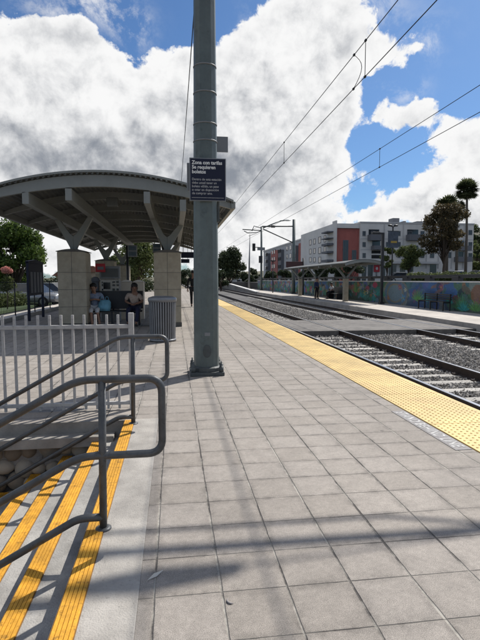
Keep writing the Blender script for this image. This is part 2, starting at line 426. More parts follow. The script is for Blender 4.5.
# ------------------------------------------------------------------ world, sun
SUN_EL = R(47); SUN_AZ = math.atan2(.72, .69)      # azimuth from +y towards +x
sun_dir = Vector((math.sin(SUN_AZ) * math.cos(SUN_EL), math.cos(SUN_AZ) * math.cos(SUN_EL), math.sin(SUN_EL)))
W = bpy.data.worlds.new('World'); S.world = W; W.use_nodes = True
def build_world():
    nt = W.node_tree; N, L = nt.nodes, nt.links
    bg = N['Background']
    sky = N.new('ShaderNodeTexSky'); sky.sky_type = 'NISHITA'; sky.sun_disc = False
    sky.sun_elevation = SUN_EL; sky.sun_rotation = SUN_AZ
    sky.altitude = 50; sky.air_density = 1.0; sky.dust_density = .6; sky.ozone_density = 2.2
    tc = N.new('ShaderNodeTexCoord')
    nrm = N.new('ShaderNodeVectorMath'); nrm.operation = 'NORMALIZE'; L.new(tc.outputs['Generated'], nrm.inputs[0])
    D = nrm.outputs[0]
    def mth(op, a, b=None, c=None, clamp=False):
        n = N.new('ShaderNodeMath'); n.operation = op; n.use_clamp = clamp
        for i, s in enumerate((a, b, c)):
            if s is None: continue
            if isinstance(s, (int, float)): n.inputs[i].default_value = s
            else: L.new(s, n.inputs[i])
        return n.outputs[0]
    def mapr(s, a, b, c, d, smooth=True):
        n = N.new('ShaderNodeMapRange'); n.interpolation_type = 'SMOOTHSTEP' if smooth else 'LINEAR'
        for i, q in enumerate((a, b, c, d)): n.inputs[i + 1].default_value = q
        L.new(s, n.inputs[0]); return n.outputs[0]
    def noise(sc, det=8, rough=.6, off=(0, 0, 0), dist=0.0, stretch=1.0):
        mp = N.new('ShaderNodeMapping'); mp.inputs['Location'].default_value = off; mp.inputs['Scale'].default_value = (1, 1, stretch)
        L.new(D, mp.inputs['Vector'])
        n = N.new('ShaderNodeTexNoise'); n.inputs['Scale'].default_value = sc; n.inputs['Detail'].default_value = det
        n.inputs['Roughness'].default_value = rough; n.inputs['Distortion'].default_value = dist
        L.new(mp.outputs[0], n.inputs['Vector']); return n
    # warped direction so that cloud outlines are ragged
    wn = noise(5.0, 6, .62, (3.1, 1.7, .4))
    sub = N.new('ShaderNodeVectorMath'); sub.operation = 'SUBTRACT'; L.new(wn.outputs['Color'], sub.inputs[0]); sub.inputs[1].default_value = (.5, .5, .5)
    scl = N.new('ShaderNodeVectorMath'); scl.operation = 'SCALE'; scl.inputs['Scale'].default_value = .12; L.new(sub.outputs[0], scl.inputs[0])
    add = N.new('ShaderNodeVectorMath'); add.operation = 'ADD'; L.new(D, add.inputs[0]); L.new(scl.outputs[0], add.inputs[1])
    def blobs(lst, vec):
        tot = None
        for (u, v, ru, rv, w) in lst:
            c = ray(u, v).normalized()
            rt = Vector((c.y, -c.x, 0)).normalized(); up = rt.cross(c)
            d1 = N.new('ShaderNodeVectorMath'); d1.operation = 'DOT_PRODUCT'; L.new(vec, d1.inputs[0]); d1.inputs[1].default_value = rt * (FPX / ru)
            d2 = N.new('ShaderNodeVectorMath'); d2.operation = 'DOT_PRODUCT'; L.new(vec, d2.inputs[0]); d2.inputs[1].default_value = up * (FPX / rv)
            d3 = N.new('ShaderNodeVectorMath'); d3.operation = 'DOT_PRODUCT'; L.new(vec, d3.inputs[0]); d3.inputs[1].default_value = c
            q = mth('ADD', mth('MULTIPLY', d1.outputs['Value'], d1.outputs['Value']), mth('MULTIPLY', d2.outputs['Value'], d2.outputs['Value']))
            g = mth('MULTIPLY', mth('POWER', 2.718, mth('MULTIPLY', q, -1.0)), mth('MULTIPLY', mth('GREATER_THAN', d3.outputs['Value'], 0.0), w))
            tot = g if tot is None else mth('ADD', tot, g)
        return tot
    V = add.outputs[0]
    cover = blobs([
        (18, 62, 40, 32, .9), (75, 75, 42, 42, .8), (-40, 90, 70, 80, .8), (40, 140, 110, 60, 1.0), (110, 130, 50, 50, .8), (95, 205, 150, 50, 1.0),
        (172, 90, 32, 44, .85), (180, 160, 60, 60, .9), (245, 80, 32, 44, .8), (258, 130, 60, 60, .9), (300, 55, 46, 40, .85), (312, 115, 40, 46, .85), (275, 170, 62, 30, .8),
        (345, 36, 44, 32, .75), (395, 40, 20, 16, .4), (382, 60, 24, 14, .35), (300, 8, 24, 16, .5), (365, 8, 30, 14, .3), (250, 215, 60, 36, .95), (330, 160, 20, 24, .4),
        (408, 118, 44, 15, .8), (424, 47, 14, 10, .6), (440, 175, 30, 26, .85), (478, 150, 22, 24, .8), (415, 205, 40, 14, .7), (470, 205, 40, 28, .7), (372, 216, 22, 6, .5),
        (118, 14, 20, 13, .30), (55, 14, 20, 7, .16), (90, 12, 10, 6, .14), (262, 245, 60, 16, .8), (320, 226, 12, 5, .45), (180, 262, 240, 14, .8), (330, 262, 120, 10, .5),
        (135, 46, 14, 24, -.8), (90, 4, 64, 16, -.9), (20, -8, 60, 14, -.6), (464, 110, 18, 12, -.6), (455, 60, 30, 14, -.3), (175, 20, 26, 14, -.4), (205, 6, 70, 18, -.6), (120, 30, 24, 16, -.35), (455, 85, 40, 18, -.6), (375, 158, 34, 22, -.6), (450, 10, 60, 26, -.6), (345, 205, 26, 10, -.5), (385, 90, 22, 8, -.3), (362, 118, 9, 16, -.5), (395, 160, 26, 18, -.4),
    ], V)
    def puff(sc, off, det=2.0, rough=.5):
        mp = N.new('ShaderNodeMapping'); mp.inputs['Location'].default_value = off; L.new(V, mp.inputs['Vector'])
        n = N.new('ShaderNodeTexVoronoi'); n.feature = 'F1'; n.normalize = True
        n.inputs['Scale'].default_value = sc; n.inputs['Detail'].default_value = det; n.inputs['Roughness'].default_value = rough
        L.new(mp.outputs[0], n.inputs['Vector'])
        return mth('SUBTRACT', 1.0, n.outputs['Distance'])
    dl = Vector((sun_dir.x * .55, 0, .85)).normalized()
    o1, o2 = Vector((.3, .1, .7)), Vector((1.3, 4.1, .2))
    n1 = noise(7.5, 9, .56, tuple(o1), .15)
    n1b = noise(7.5, 9, .56, tuple(o1 + dl * .028), .15)
    p1 = puff(9, tuple(o2)); p1b = puff(9, tuple(o2 + dl * .016))
    o3 = Vector((5.1, .7, 3.3))
    n2 = noise(19, 10, .62, tuple(o3), .35); n2b = noise(19, 10, .62, tuple(o3 + dl * .030), .35)
    front = blobs([(240, 120, 420, 330, 1.0)], D)
    gen = mapr(noise(2.2, 8, .6, (7, 2, 3)).outputs['Fac'], .38, .62, 0, .9)
    fr = mth('MINIMUM', mth('MULTIPLY', front, 1.6), 1.0)
    base = mth('ADD', mth('MULTIPLY', cover, fr), mth('MULTIPLY', gen, mth('SUBTRACT', 1.0, fr)))
    dens = mth('ADD', base, mth('ADD', mth('MULTIPLY', mth('SUBTRACT', n1.outputs['Fac'], .5), 1.9), mth('ADD', mth('MULTIPLY', mth('SUBTRACT', n2.outputs['Fac'], .5), 1.9), mth('MULTIPLY', mth('SUBTRACT', p1, .66), .8))))
    mask = mapr(dens, .38, .64, 0, 1)
    wz = blobs([(118, 14, 20, 15, 1.0), (55, 14, 22, 8, .8), (95, 12, 14, 8, .7), (136, 28, 12, 18, .6), (300, 10, 26, 14, .9), (372, 12, 26, 14, .8), (425, 46, 18, 14, .8), (330, 222, 26, 8, .8), (400, 95, 20, 8, .6), (270, 22, 20, 12, .7)], V)
    wn2 = noise(13, 9, .68, (4.2, .8, 2.9), .3)
    wisp = mth('MULTIPLY', mth('MINIMUM', wz, 1.0), mapr(wn2.outputs['Fac'], .44, .66, 0, .8))
    mask = mth('MAXIMUM', mask, wisp)
    shade_b = blobs([(75, 172, 130, 30, .8), (150, 145, 60, 34, .4), (-10, 140, 60, 40, .35), (45, 105, 40, 14, .25), (268, 168, 52, 22, .85), (245, 200, 60, 24, .5), (222, 120, 20, 50, .25), (405, 127, 40, 6, .4), (300, 120, 40, 14, .25), (460, 208, 40, 12, .4), (205, 190, 50, 40, .4)], V)
    n3 = noise(6.0, 6, .5, (2.2, .3, 5.5), .2)
    bill = mth('ADD', mth('MULTIPLY', mth('SUBTRACT', n1b.outputs['Fac'], n1.outputs['Fac']), 3.2), mth('ADD', mth('MULTIPLY', mth('SUBTRACT', n2b.outputs['Fac'], n2.outputs['Fac']), 2.1), mth('MULTIPLY', mth('SUBTRACT', p1b, p1), 2.6)))
    core = mth('ADD', mapr(dens, .36, 1.25, -.35, .4), bill)
    dark = mth('ADD', mth('MULTIPLY', shade_b, .8), mth('ADD', core, mth('MULTIPLY', mth('SUBTRACT', n3.outputs['Fac'], .5), 1.5)))
    dk = mapr(dark, -.2, 2.1, 0, 1, True)
    cc = N.new('ShaderNodeMix'); cc.data_type = 'RGBA'; L.new(dk, cc.inputs[0])
    cc.inputs[6].default_value = (11.8, 11.8, 11.8, 1); cc.inputs[7].default_value = (3.3, 3.6, 4.15, 1)
    # phone-camera blue: the clear sky a little deeper
    tint = N.new('ShaderNodeMix'); tint.data_type = 'RGBA'; tint.blend_type = 'MULTIPLY'; tint.inputs[0].default_value = 1
    L.new(sky.outputs[0], tint.inputs[6]); tint.inputs[7].default_value = (.66, .93, 1.22, 1)
    fin = N.new('ShaderNodeMix'); fin.data_type = 'RGBA'; L.new(mask, fin.inputs[0])
    L.new(tint.outputs[2], fin.inputs[6]); L.new(cc.outputs[2], fin.inputs[7])
    L.new(fin.outputs[2], bg.inputs['Color']); bg.inputs['Strength'].default_value = .07
build_world()
sd = bpy.data.lights.new('sun', 'SUN'); sd.energy = 5.0; sd.angle = R(.45); sd.color = (1, .955, .89)
so = bpy.data.objects.new('sun', sd); COL.objects.link(so); so.location = (20, 20, 30)
so.rotation_euler = sun_dir.to_track_quat('Z', 'Y').to_euler()
S.view_settings.view_transform = 'Standard'; S.view_settings.look = 'None'; S.view_settings.gamma = 1
S.view_settings.exposure = .2; S.view_settings.use_curve_mapping = False

# ------------------------------------------------------------------ the setting
STX = -.5            # top stair edge
STY = 4.9            # far end of the stairs
# ground sheet with a hole for the stairwell and the terrace
b = MB()
def quad(x0, x1, y0, y1, z): b.add([(x0, y0, z), (x1, y0, z), (x1, y1, z), (x0, y1, z)], [(0, 1, 2, 3)])
quad(-900, -9, -300, 1500, -.7); quad(-9, STX, 5.2, 1500, -.7); quad(-9, STX, -300, -6, -.7); quad(STX, 900, -300, 1500, -.7)
struct(b.build('ground', M['earth'], fixn=False))
b = MB(); b.add([(-9, -6, -1.36), (STX, -6, -1.36), (STX, 5.2, -1.36), (-9, 5.2, -1.36)], [(0, 1, 2, 3)])
b.add([(-9, -6, -1.36), (-9, 5.2, -1.36), (-9, 5.2, -.7), (-9, -6, -.7)], [(0, 1, 2, 3)])
struct(b.build('lower_pavement', M['asphalt'], fixn=False))
# near platform
b = MB(); b.box(STX + .33, 2.44, -5, STY, -.45, 0)
b.box(-5.6, 2.44, STY, 80, -.45, 0)
struct(b.build('platform', M['paver']))
b = MB(); b.box(STX, STX + .33, -5, STY, -.45, .002)
struct(b.build('stair_landing', M['concrete'], bevel=.006))
b = MB(); b.box(2.445, 3.2, -5, 80, -.45, -.012)
struct(b.build('platform_edge_slab', M['curb']))
# far platform
b = MB(); b.box(10.25, 13.5, 2, 80, -.45, -.1)
struct(b.build('far_platform', M['concrete2'], bevel=.01))
# track bed
b = MB(); b.box(3.2, 10.25, -5, 260, -.66, -.455)
struct(b.build('trackbed', M['ballast']))
# street behind the left side
b = MB(); b.box(-60, -5.9, 12, 160, -.6, -.28); struct(b.build('street', M['asphalt']))
b = MB(); b.box(-7.2, -5.62, 5.3, 120, -.6, -.1); struct(b.build('sidewalk', M['concrete2']))
b = MB(); b.box(-30, -8.5, 24, 46, -.6, -.14); struct(b.build('lawn', M['grass']))
# terrace on the right
b = MB(); b.box(13.75, 420, -20, 600, -.69, 1.0); struct(b.build('terrace', M['asphalt']))

# yellow tactile strip with raised domes
t = thing('tactile_strip', 'long pale yellow strip of raised domes along the near platform edge', 'tactile strip', (2.8, 4, 0))
b = MB()
y = -3.0
while y < 80:
    b.box(2.452, 3.235, y + .004, y + 1.216, -.01, .006); y += 1.22
b.build('warning_tile', M['tactile'], t, bevel=.002)
xs = np.arange(2.49, 3.21, .06); ys = np.arange(2.2, 26, .06)
cx, cy = np.meshgrid(xs, ys); cx = cx.ravel(); cy = cy.ravel(); k = 6
an = np.arange(k) * 2 * np.pi / k
vb = np.stack([cx[:, None] + .0125 * np.cos(an), cy[:, None] + .0125 * np.sin(an), np.full((len(cx), k), .0055)], -1)
vt = np.stack([cx[:, None] + .0075 * np.cos(an), cy[:, None] + .0075 * np.sin(an), np.full((len(cx), k), .0115)], -1)
vv = np.concatenate([vb, vt], 1)
o_ = np.arange(len(cx))[:, None, None] * 2 * k
sd_ = np.array([[i, (i + 1) % k, k + (i + 1) % k, k + i] for i in range(k)]); tp_ = np.array([[k, k + 1, k + 2, k + 3], [k + 3, k + 4, k + 5, k]])
ff = (np.concatenate([sd_, tp_])[None] + o_).reshape(-1, 4)
tag(npmesh('raised_dome', vv.reshape(-1, 3), ff, M['tactile'], t), kind='stuff')

# lettering plates beside the strip
for i, (yc, lab) in enumerate(((4.22, 'grey plate with worn white letters on the paving nearest the camera by the yellow strip'),
                               (11.75, 'small far lettered plate beside the yellow strip, past the big pole'))):
    t = thing('lettering_plate', lab, 'floor sign', (2.36, yc, 0), 'floor plates beside the yellow strip')
    b = MB(); b.box(2.285, 2.432, yc - .6, yc + .6, -.01, .004); b.build('plate', M['plate'], t)
    m4 = Matrix.Translation((2.305, yc + .555, .0055)) @ Matrix(((0, 1, 0, 0), (-1, 0, 0, 0), (0, 0, 1, 0), (0, 0, 0, 1)))
    text_mesh('lettering', 'STAND BEHIND LINE', .150, M['stencil'], t, m4, 1.06, xs=.74, extrude=.0006, bold=.0045)

# ------------------------------------------------------------------ stairs
t = thing('staircase', 'concrete steps with yellow nosings descending to the left of the platform', 'stairs', (STX, 2, 0))
NS = 8; TR = .305; RI = .17; Y0 = -3.0
b = MB()
prof = [(STX, -1.7), (STX, -RI)]
for k in range(1, NS):
    x = STX - TR * k
    prof += [(x, -RI * k), (x, -RI * (k + 1))]
prof += [(STX - TR * (NS - 1), -1.7)]
b.prism(prof, 'y', Y0, STY - .03)
b.box(STX, STX + .02, Y0, STY, -.44, -.0)
b.build('tread_block', M['tread'], t)
for k in range(NS):
    x = STX - TR * k - .004; z = -RI * k
    b = MB(); n = 5; w = .102
    b.box(x, x + w, Y0, STY - .035, z - .018, z + .003, 1)
    for q in range(n):
        xx = x + .006 + q * (w - .008) / n
        b.box(xx, xx + .0160, Y0, STY - .04, z + .002, z + .008)
    b.build('nosing_strip', [M['nosing'], M['groove']], t)

# retaining wall of cobbles + ledge under the picket fence
t = thing('cobble_wall', 'low retaining wall of rounded river cobbles under the picket fence', 'wall', (-3, 5.1, -1.36))
b = MB(); b.box(-9, STX - .02, 4.93, 5.2, -1.5, -.2); b.build('wall_core', M['mortar'], t)
b = MB(); zz = -.29; row = 0
while zz > -1.45:
    x = STX - .12 - (row % 2) * .08
    while x > -4.2:
        r = random.uniform(.07, .105)
        b.ball((x, 4.92 + random.uniform(-.015, .015), zz + random.uniform(-.02, .02)), r * random.uniform(1.0, 1.25), .075, r * random.uniform(.9, 1.1), 12, 8)
        x -= r * 1.95
    zz -= .155; row += 1
co = b.build('cobbles', M['river'], t)
from mathutils import noise as mn
for v_ in co.data.vertices:
    d_ = mn.noise_vector(v_.co * 9.0) * .016 + mn.noise_vector(v_.co * 31.0) * .004
    v_.co += Vector((d_.x, d_.y * .5, d_.z))
b = MB(); x = STX - .1
while x > -8:
    b.box(x - 1.195, x, 4.74, 4.985, -.215, -.115); x -= 1.2
b.build('ledge', M['curb'], t, bevel=.008)
b = MB(); b.box(-5.6, STX - .0, 4.88, 4.897, -.2, -.002)
b.build('edge_course', M['curb'], t)

# ------------------------------------------------------------------ picket fence
fy = 5.3
t = thing('picket_fence', 'pale grey metal picket fence at the top of the cobble wall', 'fence', (-2, fy, 0))
b = MB(); b.box(-5.2, -.47, fy - .02, fy + .02, .885, .925); b.build('top_rail', M['fence'], t, bevel=.003)
b = MB(); b.box(-5.2, -.47, fy - .02, fy + .02, .055, .09); b.build('bottom_rail', M['fence'], t, bevel=.003)
b = MB(); b.box(-.49, -.435, fy - .028, fy + .028, -.0, 1.05); b.build('post', M['fence'], t, bevel=.003)
b = MB(); b.box(-3.1, -3.04, fy - .028, fy + .028, -.0, 1.05); b.build('post', M['fence'], t, bevel=.003)
x = -.60; proto = None
while x > -5.1:
    if proto is None:
        b = MB(); b.box(-.0125, .0125, -.0125, .0125, .0, 1.02); proto = b.build('picket', M['fence'], t, bevel=.002); proto.location = (x + 2, 0.0, .012)
    else:
        c = proto.copy(); COL.objects.link(c); c.parent = t; c.location = (x + 2, 0, .012)
    x -= .117

# ------------------------------------------------------------------ handrails
def handrail(yr, label):
    t = thing('handrail', label, 'handrail', (-.41, yr, 0), 'handrails on the stairs')
    r = .0215; xb = -.53; xl = -2.75; sl = RI / TR
    top, mid = .855, .425
    path = fillet([(xl, yr, top - sl * (xb - xl)), (xb, yr, top), (-.075, yr, top), (-.075, yr, mid), (xb, yr, mid), (xl, yr, mid - sl * (xb - xl))], .085, 8)
    b = MB(); b.tube(path, r, 14); b.build('rail', M['pipe'], t)
    b = MB(); b.tube(fillet([(-.41, yr, .07), (-.545, yr, .07), (xl, yr, .07 - sl * (-.545 - xl))], .05), r, 12); b.build('low_rail', M['pipe'], t)
    b = MB(); b.tube([(-.41, yr, 0), (-.40, yr, top)], r * .98, 14); b.build('post', M['pipe'], t)
    b = MB(); b.lathe(-.41, yr, [(.045, .001), (.045, .008), (.028, .014)], 18); b.build('base_collar', M['pipe'], t)
    for xp in (-2.6,):
        kk = math.ceil((STX - xp) / TR - 1e-6); z0 = -RI * kk
        b = MB(); b.tube([(xp, yr, z0), (xp, yr, top - sl * (xb - xp))], r * .98, 14); b.build('post', M['pipe'], t)
    return t
handrail(2.71, 'dark grey tube handrail with rounded loop end nearest the camera')
handrail(4.74, 'dark grey tube handrail with rounded loop end beside the picket fence')

# ------------------------------------------------------------------ tracks
def rail_obj(x, label, grp, y0c=3.7):
    t = thing('rail', label, 'rail', (x, 0, -.4), grp)
    b = MB(); w = .036
    b.prism([(x - .07, -.43), (x + .07, -.43), (x + .07, -.415), (x + .012, -.395), (x + .012, -.30), (x + w, -.292), (x + w, -.266), (x - w, -.266), (x - w, -.292), (x - .012, -.30), (x - .012, -.395), (x - .07, -.415)], 'y', -5, 230)
    b.build('rail_web', M['rail'], t)
    b = MB(); b.box(x - w + .004, x + w - .004, -5, 230, -.266, -.26); b.build('running_surface', M['railtop'], t, bevel=.003)
    y = y0c; pr = None
    while y < 26:
        if not (14.9 < y < 19.9):
            for sx in (-1, 1):
                if pr is None:
                    b = MB(); b.box(-.035, .035, -.05, .05, -.43, -.385); b.tube([(-.02 , -.03, -.385), (.0, 0, -.37), (.02, .03, -.385)], .009, 5)
                    pr = b.build('rail_clip', M['rail'], t, bevel=.006); c = pr
                else:
                    c = pr.copy(); COL.objects.link(c); c.parent = t
                c.location = (sx * .10, y, .4)
        y += .61
rail_obj(4.0, 'steel rail closest to the near yellow platform edge', 'rails')
rail_obj(5.435, 'steel rail on the far side of the near track', 'rails')
rail_obj(8.15, 'steel rail on the near side of the far track', 'rails', 8.6)
rail_obj(9.585, 'steel rail closest to the far platform', 'rails', 8.6)
def sleepers(xc, y0, y1, lab, grp):
    p = None; y = y0
    while y < y1:
        if not (14.9 < y < 19.9):
            if p is None:
                b = MB(); b.prism([(-1.25, -.09), (1.25, -.09), (1.25, .0), (1.22, .03), (.5, .016), (-.5, .016), (-1.22, .03), (-1.25, .0)], 'y', -.115, .115)
                p = b.build('sleeper', M['tie'], bevel=.012); p.location = (xc, y, -.43)
                tag(p, lab, 'sleeper', grp)
            else:
                c = p.copy(); COL.objects.link(c); c.location = (xc + random.uniform(-.02, .02), y + random.uniform(-.02, .02), -.43 + random.uniform(-.012, .004))
                c.rotation_euler.z = random.uniform(-.008, .008)
        y += .61
sleepers(4.717, 3.7, 40, 'pale concrete sleeper half buried in gravel under the near track', 'sleepers of the near track')
sleepers(8.867, 8.6, 52, 'pale concrete sleeper half buried in gravel under the far track', 'sleepers of the far track')
# crossing panels
t = thing('track_crossing', 'grey level crossing panels laid over both tracks between the platforms', 'crossing', (6.7, 17.4, -.26))
for (x0, x1) in ((3.22, 3.93), (4.07, 5.36), (5.51, 8.08), (8.22, 9.51), (9.66, 10.24)):
    b = MB(); b.box(x0, x1, 15.3, 19.5, -.44, -.262); b.build('crossing_panel', M['panel'], t, bevel=.01)

# loose ballast stones
def stones(n, x0, x1, y0, y1, smin, smax, z):
    base = np.array([(1, 0, 0), (-1, 0, 0), (0, 1, 0), (0, -1, 0), (0, 0, 1), (0, 0, -1)], float)
    tri = np.array([(0, 2, 4), (2, 1, 4), (1, 3, 4), (3, 0, 4), (2, 0, 5), (1, 2, 5), (3, 1, 5), (0, 3, 5)])
    px = rng.uniform(x0, x1, n); py = y0 + (y1 - y0) * rng.uniform(0, 1, n) ** 1.35
    keep = ~((py > 15.2) & (py < 19.6))
    # sleepers and rails stay mostly bare
    for xc, ys0 in ((4.717, 3.7), (8.867, 8.6)):
        fr = ((py - ys0 + .305) % .61) - .305
        on = (np.abs(fr) < .095) & (np.abs(px - xc) < 1.22)
        keep &= ~(on & (rng.uniform(0, 1, n) > .22))
    for xr in (4.0, 5.435, 8.15, 9.585): keep &= np.abs(px - xr) > .085
    px, py = px[keep], py[keep]; n = len(px)
    s = rng.uniform(smin, smax, n)[:, None, None] * rng.uniform(.65, 1.25, (n, 1, 3))
    v = base[None] * s * rng.uniform(.75, 1.25, (n, 6, 1))
    a, bb = rng.uniform(0, 6.28, n), rng.uniform(-1, 1, n)
    ca, sa, cb, sb = np.cos(a), np.sin(a), np.cos(bb), np.sin(bb)
    x, yv, zv = v[..., 0], v[..., 1], v[..., 2]
    y2 = yv * cb[:, None] - zv * sb[:, None]; z2 = yv * sb[:, None] + zv * cb[:, None]
    x3 = x * ca[:, None] - y2 * sa[:, None]; y3 = x * sa[:, None] + y2 * ca[:, None]
    hump = .028 * np.exp(-((px - 6.79) / .9) ** 2)
    P = np.stack([x3 + px[:, None], y3 + py[:, None], z2 + (z + hump + rng.uniform(-.012, .022, n))[:, None]], -1).reshape(-1, 3)
    Fc = (tri[None] + (np.arange(n) * 6)[:, None, None]).reshape(-1, 3)
    return P, Fc
P, Fc = stones(95000, 3.22, 10.22, 4, 42, .018, .036, -.44)
tag(npmesh('ballast_stones', P, Fc, M['stone']), kind='stuff')

# ------------------------------------------------------------------ big pole
PX, PY = .47, 7.22
t = thing('overhead_line_pole', 'tall thick grey-green steel pole on the near platform carrying the navy sign', 'pole', (PX, PY, 0))
b = MB(); prof = [(.187, .10), (.183, 1.4), (.172, 3.0), (.160, 4.6), (.148, 6.4), (.140, 9.2)]
b.lathe(PX, PY, prof, 12, smooth=False); shaft = b.build('shaft', M['pole'], t, bevel=.012)
for z in (3.38, 3.62, 4.05, 4.42):
    r = np.interp(z, [p[1] for p in prof], [p[0] for p in prof]) + .004
    b = MB(); b.lathe(PX, PY, [(r, z), (r + .003, z + .005), (r + .003, z + .012), (r, z + .016)], 24); b.build('band', M['greysheet'], t)
b = MB(); b.box(PX - .25, PX + .25, PY - .25, PY + .25, .0, .055); b.build('base_plate', M['poledark'], t, bevel=.008)
b = MB(); b.lathe(PX, PY, [(.235, .055), (.235, .11), (.20, .125)], 12, smooth=False); b.build('base_flange', M['poledark'], t, bevel=.006)
for sx in (-1, 1):
    for sy in (-1, 1):
        b = MB(); b.lathe(PX + sx * .205, PY + sy * .205, [(.034, .055), (.034, .13), (.028, .13), (.028, .165), (.012, .175), (.012, .21)], 8); b.build('anchor_bolt', M['poledark'], t)
b = MB(); vs = []; n = 20
for k in range(n):
    a = 2 * math.pi * k / n
    vs.append((PX + .062 * math.cos(a), .095 * math.sin(a) + .36))
b.prism(vs, 'y', PY - .192, PY - .15); b.build('hand_hole_cover', M['poledark'], t, bevel=.006)
b = MB(); b.box(PX - .035, PX + .045, PY - .1875, PY - .16, .585, .635); b.build('number_label', M['greysheet'], t)
# cantilever over the near track, above the picture
b = MB(); b.tube([(PX, PY, 7.30), (7.6, PY, 7.46)], .038, 10); b.tube([(3.2, PY, 7.06), (6.0, PY, 7.10), (6.9, PY, 7.42)], .02, 8)
b.build('cantilever_arm', M['pole'], t)
b = MB(); b.tube([(PX, PY, 8.6), (4.8, PY, 7.82), (6.9, PY, 7.46)], .014, 6); b.build('stay_wire', M['wire'], t)
b = MB(); b.tube([(4.75, PY, 7.84), (5.1, PY, 7.79), (5.5, PY, 7.72)], [.04, .09, .05], 10); b.tube([(1.2, PY, 7.33), (1.7, PY, 7.34)], [.08, .08], 10); b.build('insulator', M['insul'], t)
b = MB(); b.box(PX + .165, PX + .2, PY - .05, PY + .05, 2.25, 2.55); b.build('bracket', M['poledark'], t, bevel=.004)

# navy fare-zone sign on the pole
sy_ = PY - .215
p0, p1 = on_y(189.3, 157.5, sy_), on_y(226, 201.5, sy_)
t = thing('fare_zone_sign', 'navy notice with white Spanish lettering strapped to the thick pole', 'sign', ((p0.x + p1.x) / 2, sy_, p1.z))
x0, x1, z1, z0 = p0.x, p1.x, p0.z, p1.z; w_ = x1 - x0; h_ = z1 - z0
b = MB(); b.box(x0, x1, sy_ - .004, sy_ + .012, z0, z1); b.build('sign_border', M['greysheet'], t, bevel=.003)
b = MB(); b.box(x0 + .013, x1 - .013, sy_ - .009, sy_ - .0035, z0 + .013, z1 - .013); b.build('sign_face', M['navy'], t)
def up_text(x, z): return Matrix.Translation((x, sy_ - .0102, z)) @ Matrix.Rotation(R(90), 4, 'X')
text_mesh('headline', 'Zona con tarifas\nSe requieren\nboletos', .069, M['white'], t, up_text(x0 + .034, z1 - .088), .98, .92, bold=.002, xs=.96)
text_mesh('body_text', 'Dentro de esta estación\ndebe usted tener un\nboleto válido, un pase\no estar en disposición\nde comprar uno.', .047, M['worn_white'], t, up_text(x0 + .034, z1 - .312), 1.0, 1.03, xs=.91)
b = MB(); b.box(x0 + .03, x1 - .03, sy_ - .0105, sy_ - .0088, z0 + .042, z0 + .046); b.build('rule_line', M['worn_white'], t)
for zz in (z0 + .1, z1 - .1):
    b = MB(); b.box(x0 + .17, x1 - .17, sy_ + .012, PY - .165, zz - .02, zz + .02); b.build('strap_bracket', M['poledark'], t)
# back of another sign, behind the pole
t = thing('sign_back', 'plain grey back of a small sign fixed behind the thick pole above the navy notice', 'sign', (PX, PY + .24, 3.3))
p0, p1 = on_y(195, 135.5, PY + .24), on_y(228, 152.5, PY + .24)
b = MB(); b.box(p0.x, p1.x, PY + .235, PY + .245, p1.z, p0.z); b.build('panel', M['greysheet'], t, bevel=.004)
b = MB(); b.box(PX - .05, PX + .05, PY + .14, PY + .234, p1.z + .08, p1.z + .12); b.build('clamp', M['poledark'], t)
t = thing('side_notice', 'narrow grey panel edge showing on the left behind the navy notice', 'sign', (PX - .23, PY, 2.8))
p0, p1 = on_y(186.8, 163, PY - .1), on_y(191, 191, PY - .1)
b = MB(); b.box(p0.x, p1.x + .03, PY - .12, PY - .09, p1.z, p0.z); b.build('panel', M['greysheet'], t, bevel=.004)
b = MB(); b.box(p0.x + .03, PX - .12, PY - .09, PY - .06, p1.z + .1, p1.z + .14); b.build('clamp', M['poledark'], t)

# ------------------------------------------------------------------ overhead wires
def wire(pts, r, label, cat='wire', name='overhead_wire', grp='overhead wires'):
    b = MB(); b.tube(pts, r, 6); return tag(b.build(name, M['wire']), label, cat, grp)
ca = on_x(437, 0, 4.75); cb = on_x(232, 215, 4.75)
def line_x(u0, v0, u1, v1, x, y_end, y_start):
    a, c = on_x(u0, v0, x), on_x(u1, v1, x)
    k = (c.z - a.z) / (c.y - a.y)
    k = max(-.012, min(.012, k))
    return (lambda y: a.z + k * (y - a.y))
def span(x0, u0, v0, r, label, zshift=0.0, y_end=190):
    a = on_x(u0, v0, x0)
    return a
def two_wires(x, uc, vc, um, vm, near):
    zc = on_x(uc, vc, x).z; zm = on_x(um, vm, x).z
    wire([(x, -6, zc), (x, 190, zc)], .0105, 'lower contact wire above the %s track' % near)
    wire([(x, -6, zm), (x, 190, zm)], .0105, 'upper carrying wire above the %s track' % near)
    return zc, zm
zc1, zm1 = two_wires(4.75, 437, 0, 398, 0, 'near')
zc2, zm2 = two_wires(8.85, 480, 112, 480, 85, 'far')
def dropper(x, za, zb, y, lab, bow=0.0):
    pts = [(x + bow * math.sin(math.pi * k / 8), y - bow * 3 * math.sin(math.pi * k / 8), za + (zb - za) * k / 8) for k in range(9)]
    t = thing('wire_hanger', lab, 'hanger', (x, y, za), 'hangers between overhead wires')
    b = MB(); b.tube(pts, .009, 6); b.build('hanger_wire', M['wire'], t)
    for z in (za, zb):
        b = MB(); b.box(x - .022, x + .022, y - .045, y + .045, z - .025, z + .025); b.build('clamp', M['wire'], t, bevel=.006)
yj = on_x(353.5, 86, 4.75).y
dropper(4.75, zc1, zm1, yj, 'bowed jumper between the two wires above the near track', .10)
yk = on_x(365, 73, 4.75).y
dropper(4.75, zc1, zm1, yk, 'thin straight hanger close to the bowed jumper')
dropper(4.75, zc1, zm1, on_x(284, 160, 4.75).y, 'small distant hanger on the near track wires')
dropper(8.85, zc2, zm2, on_x(379.5, 165, 8.85).y, 'short hanger between the two wires above the far track')
wire([(.50, PY, 7.25), (.50, 190, 7.25)], .012, 'feeder cable running straight back from the thick pole', 'cable', 'feeder_cable')

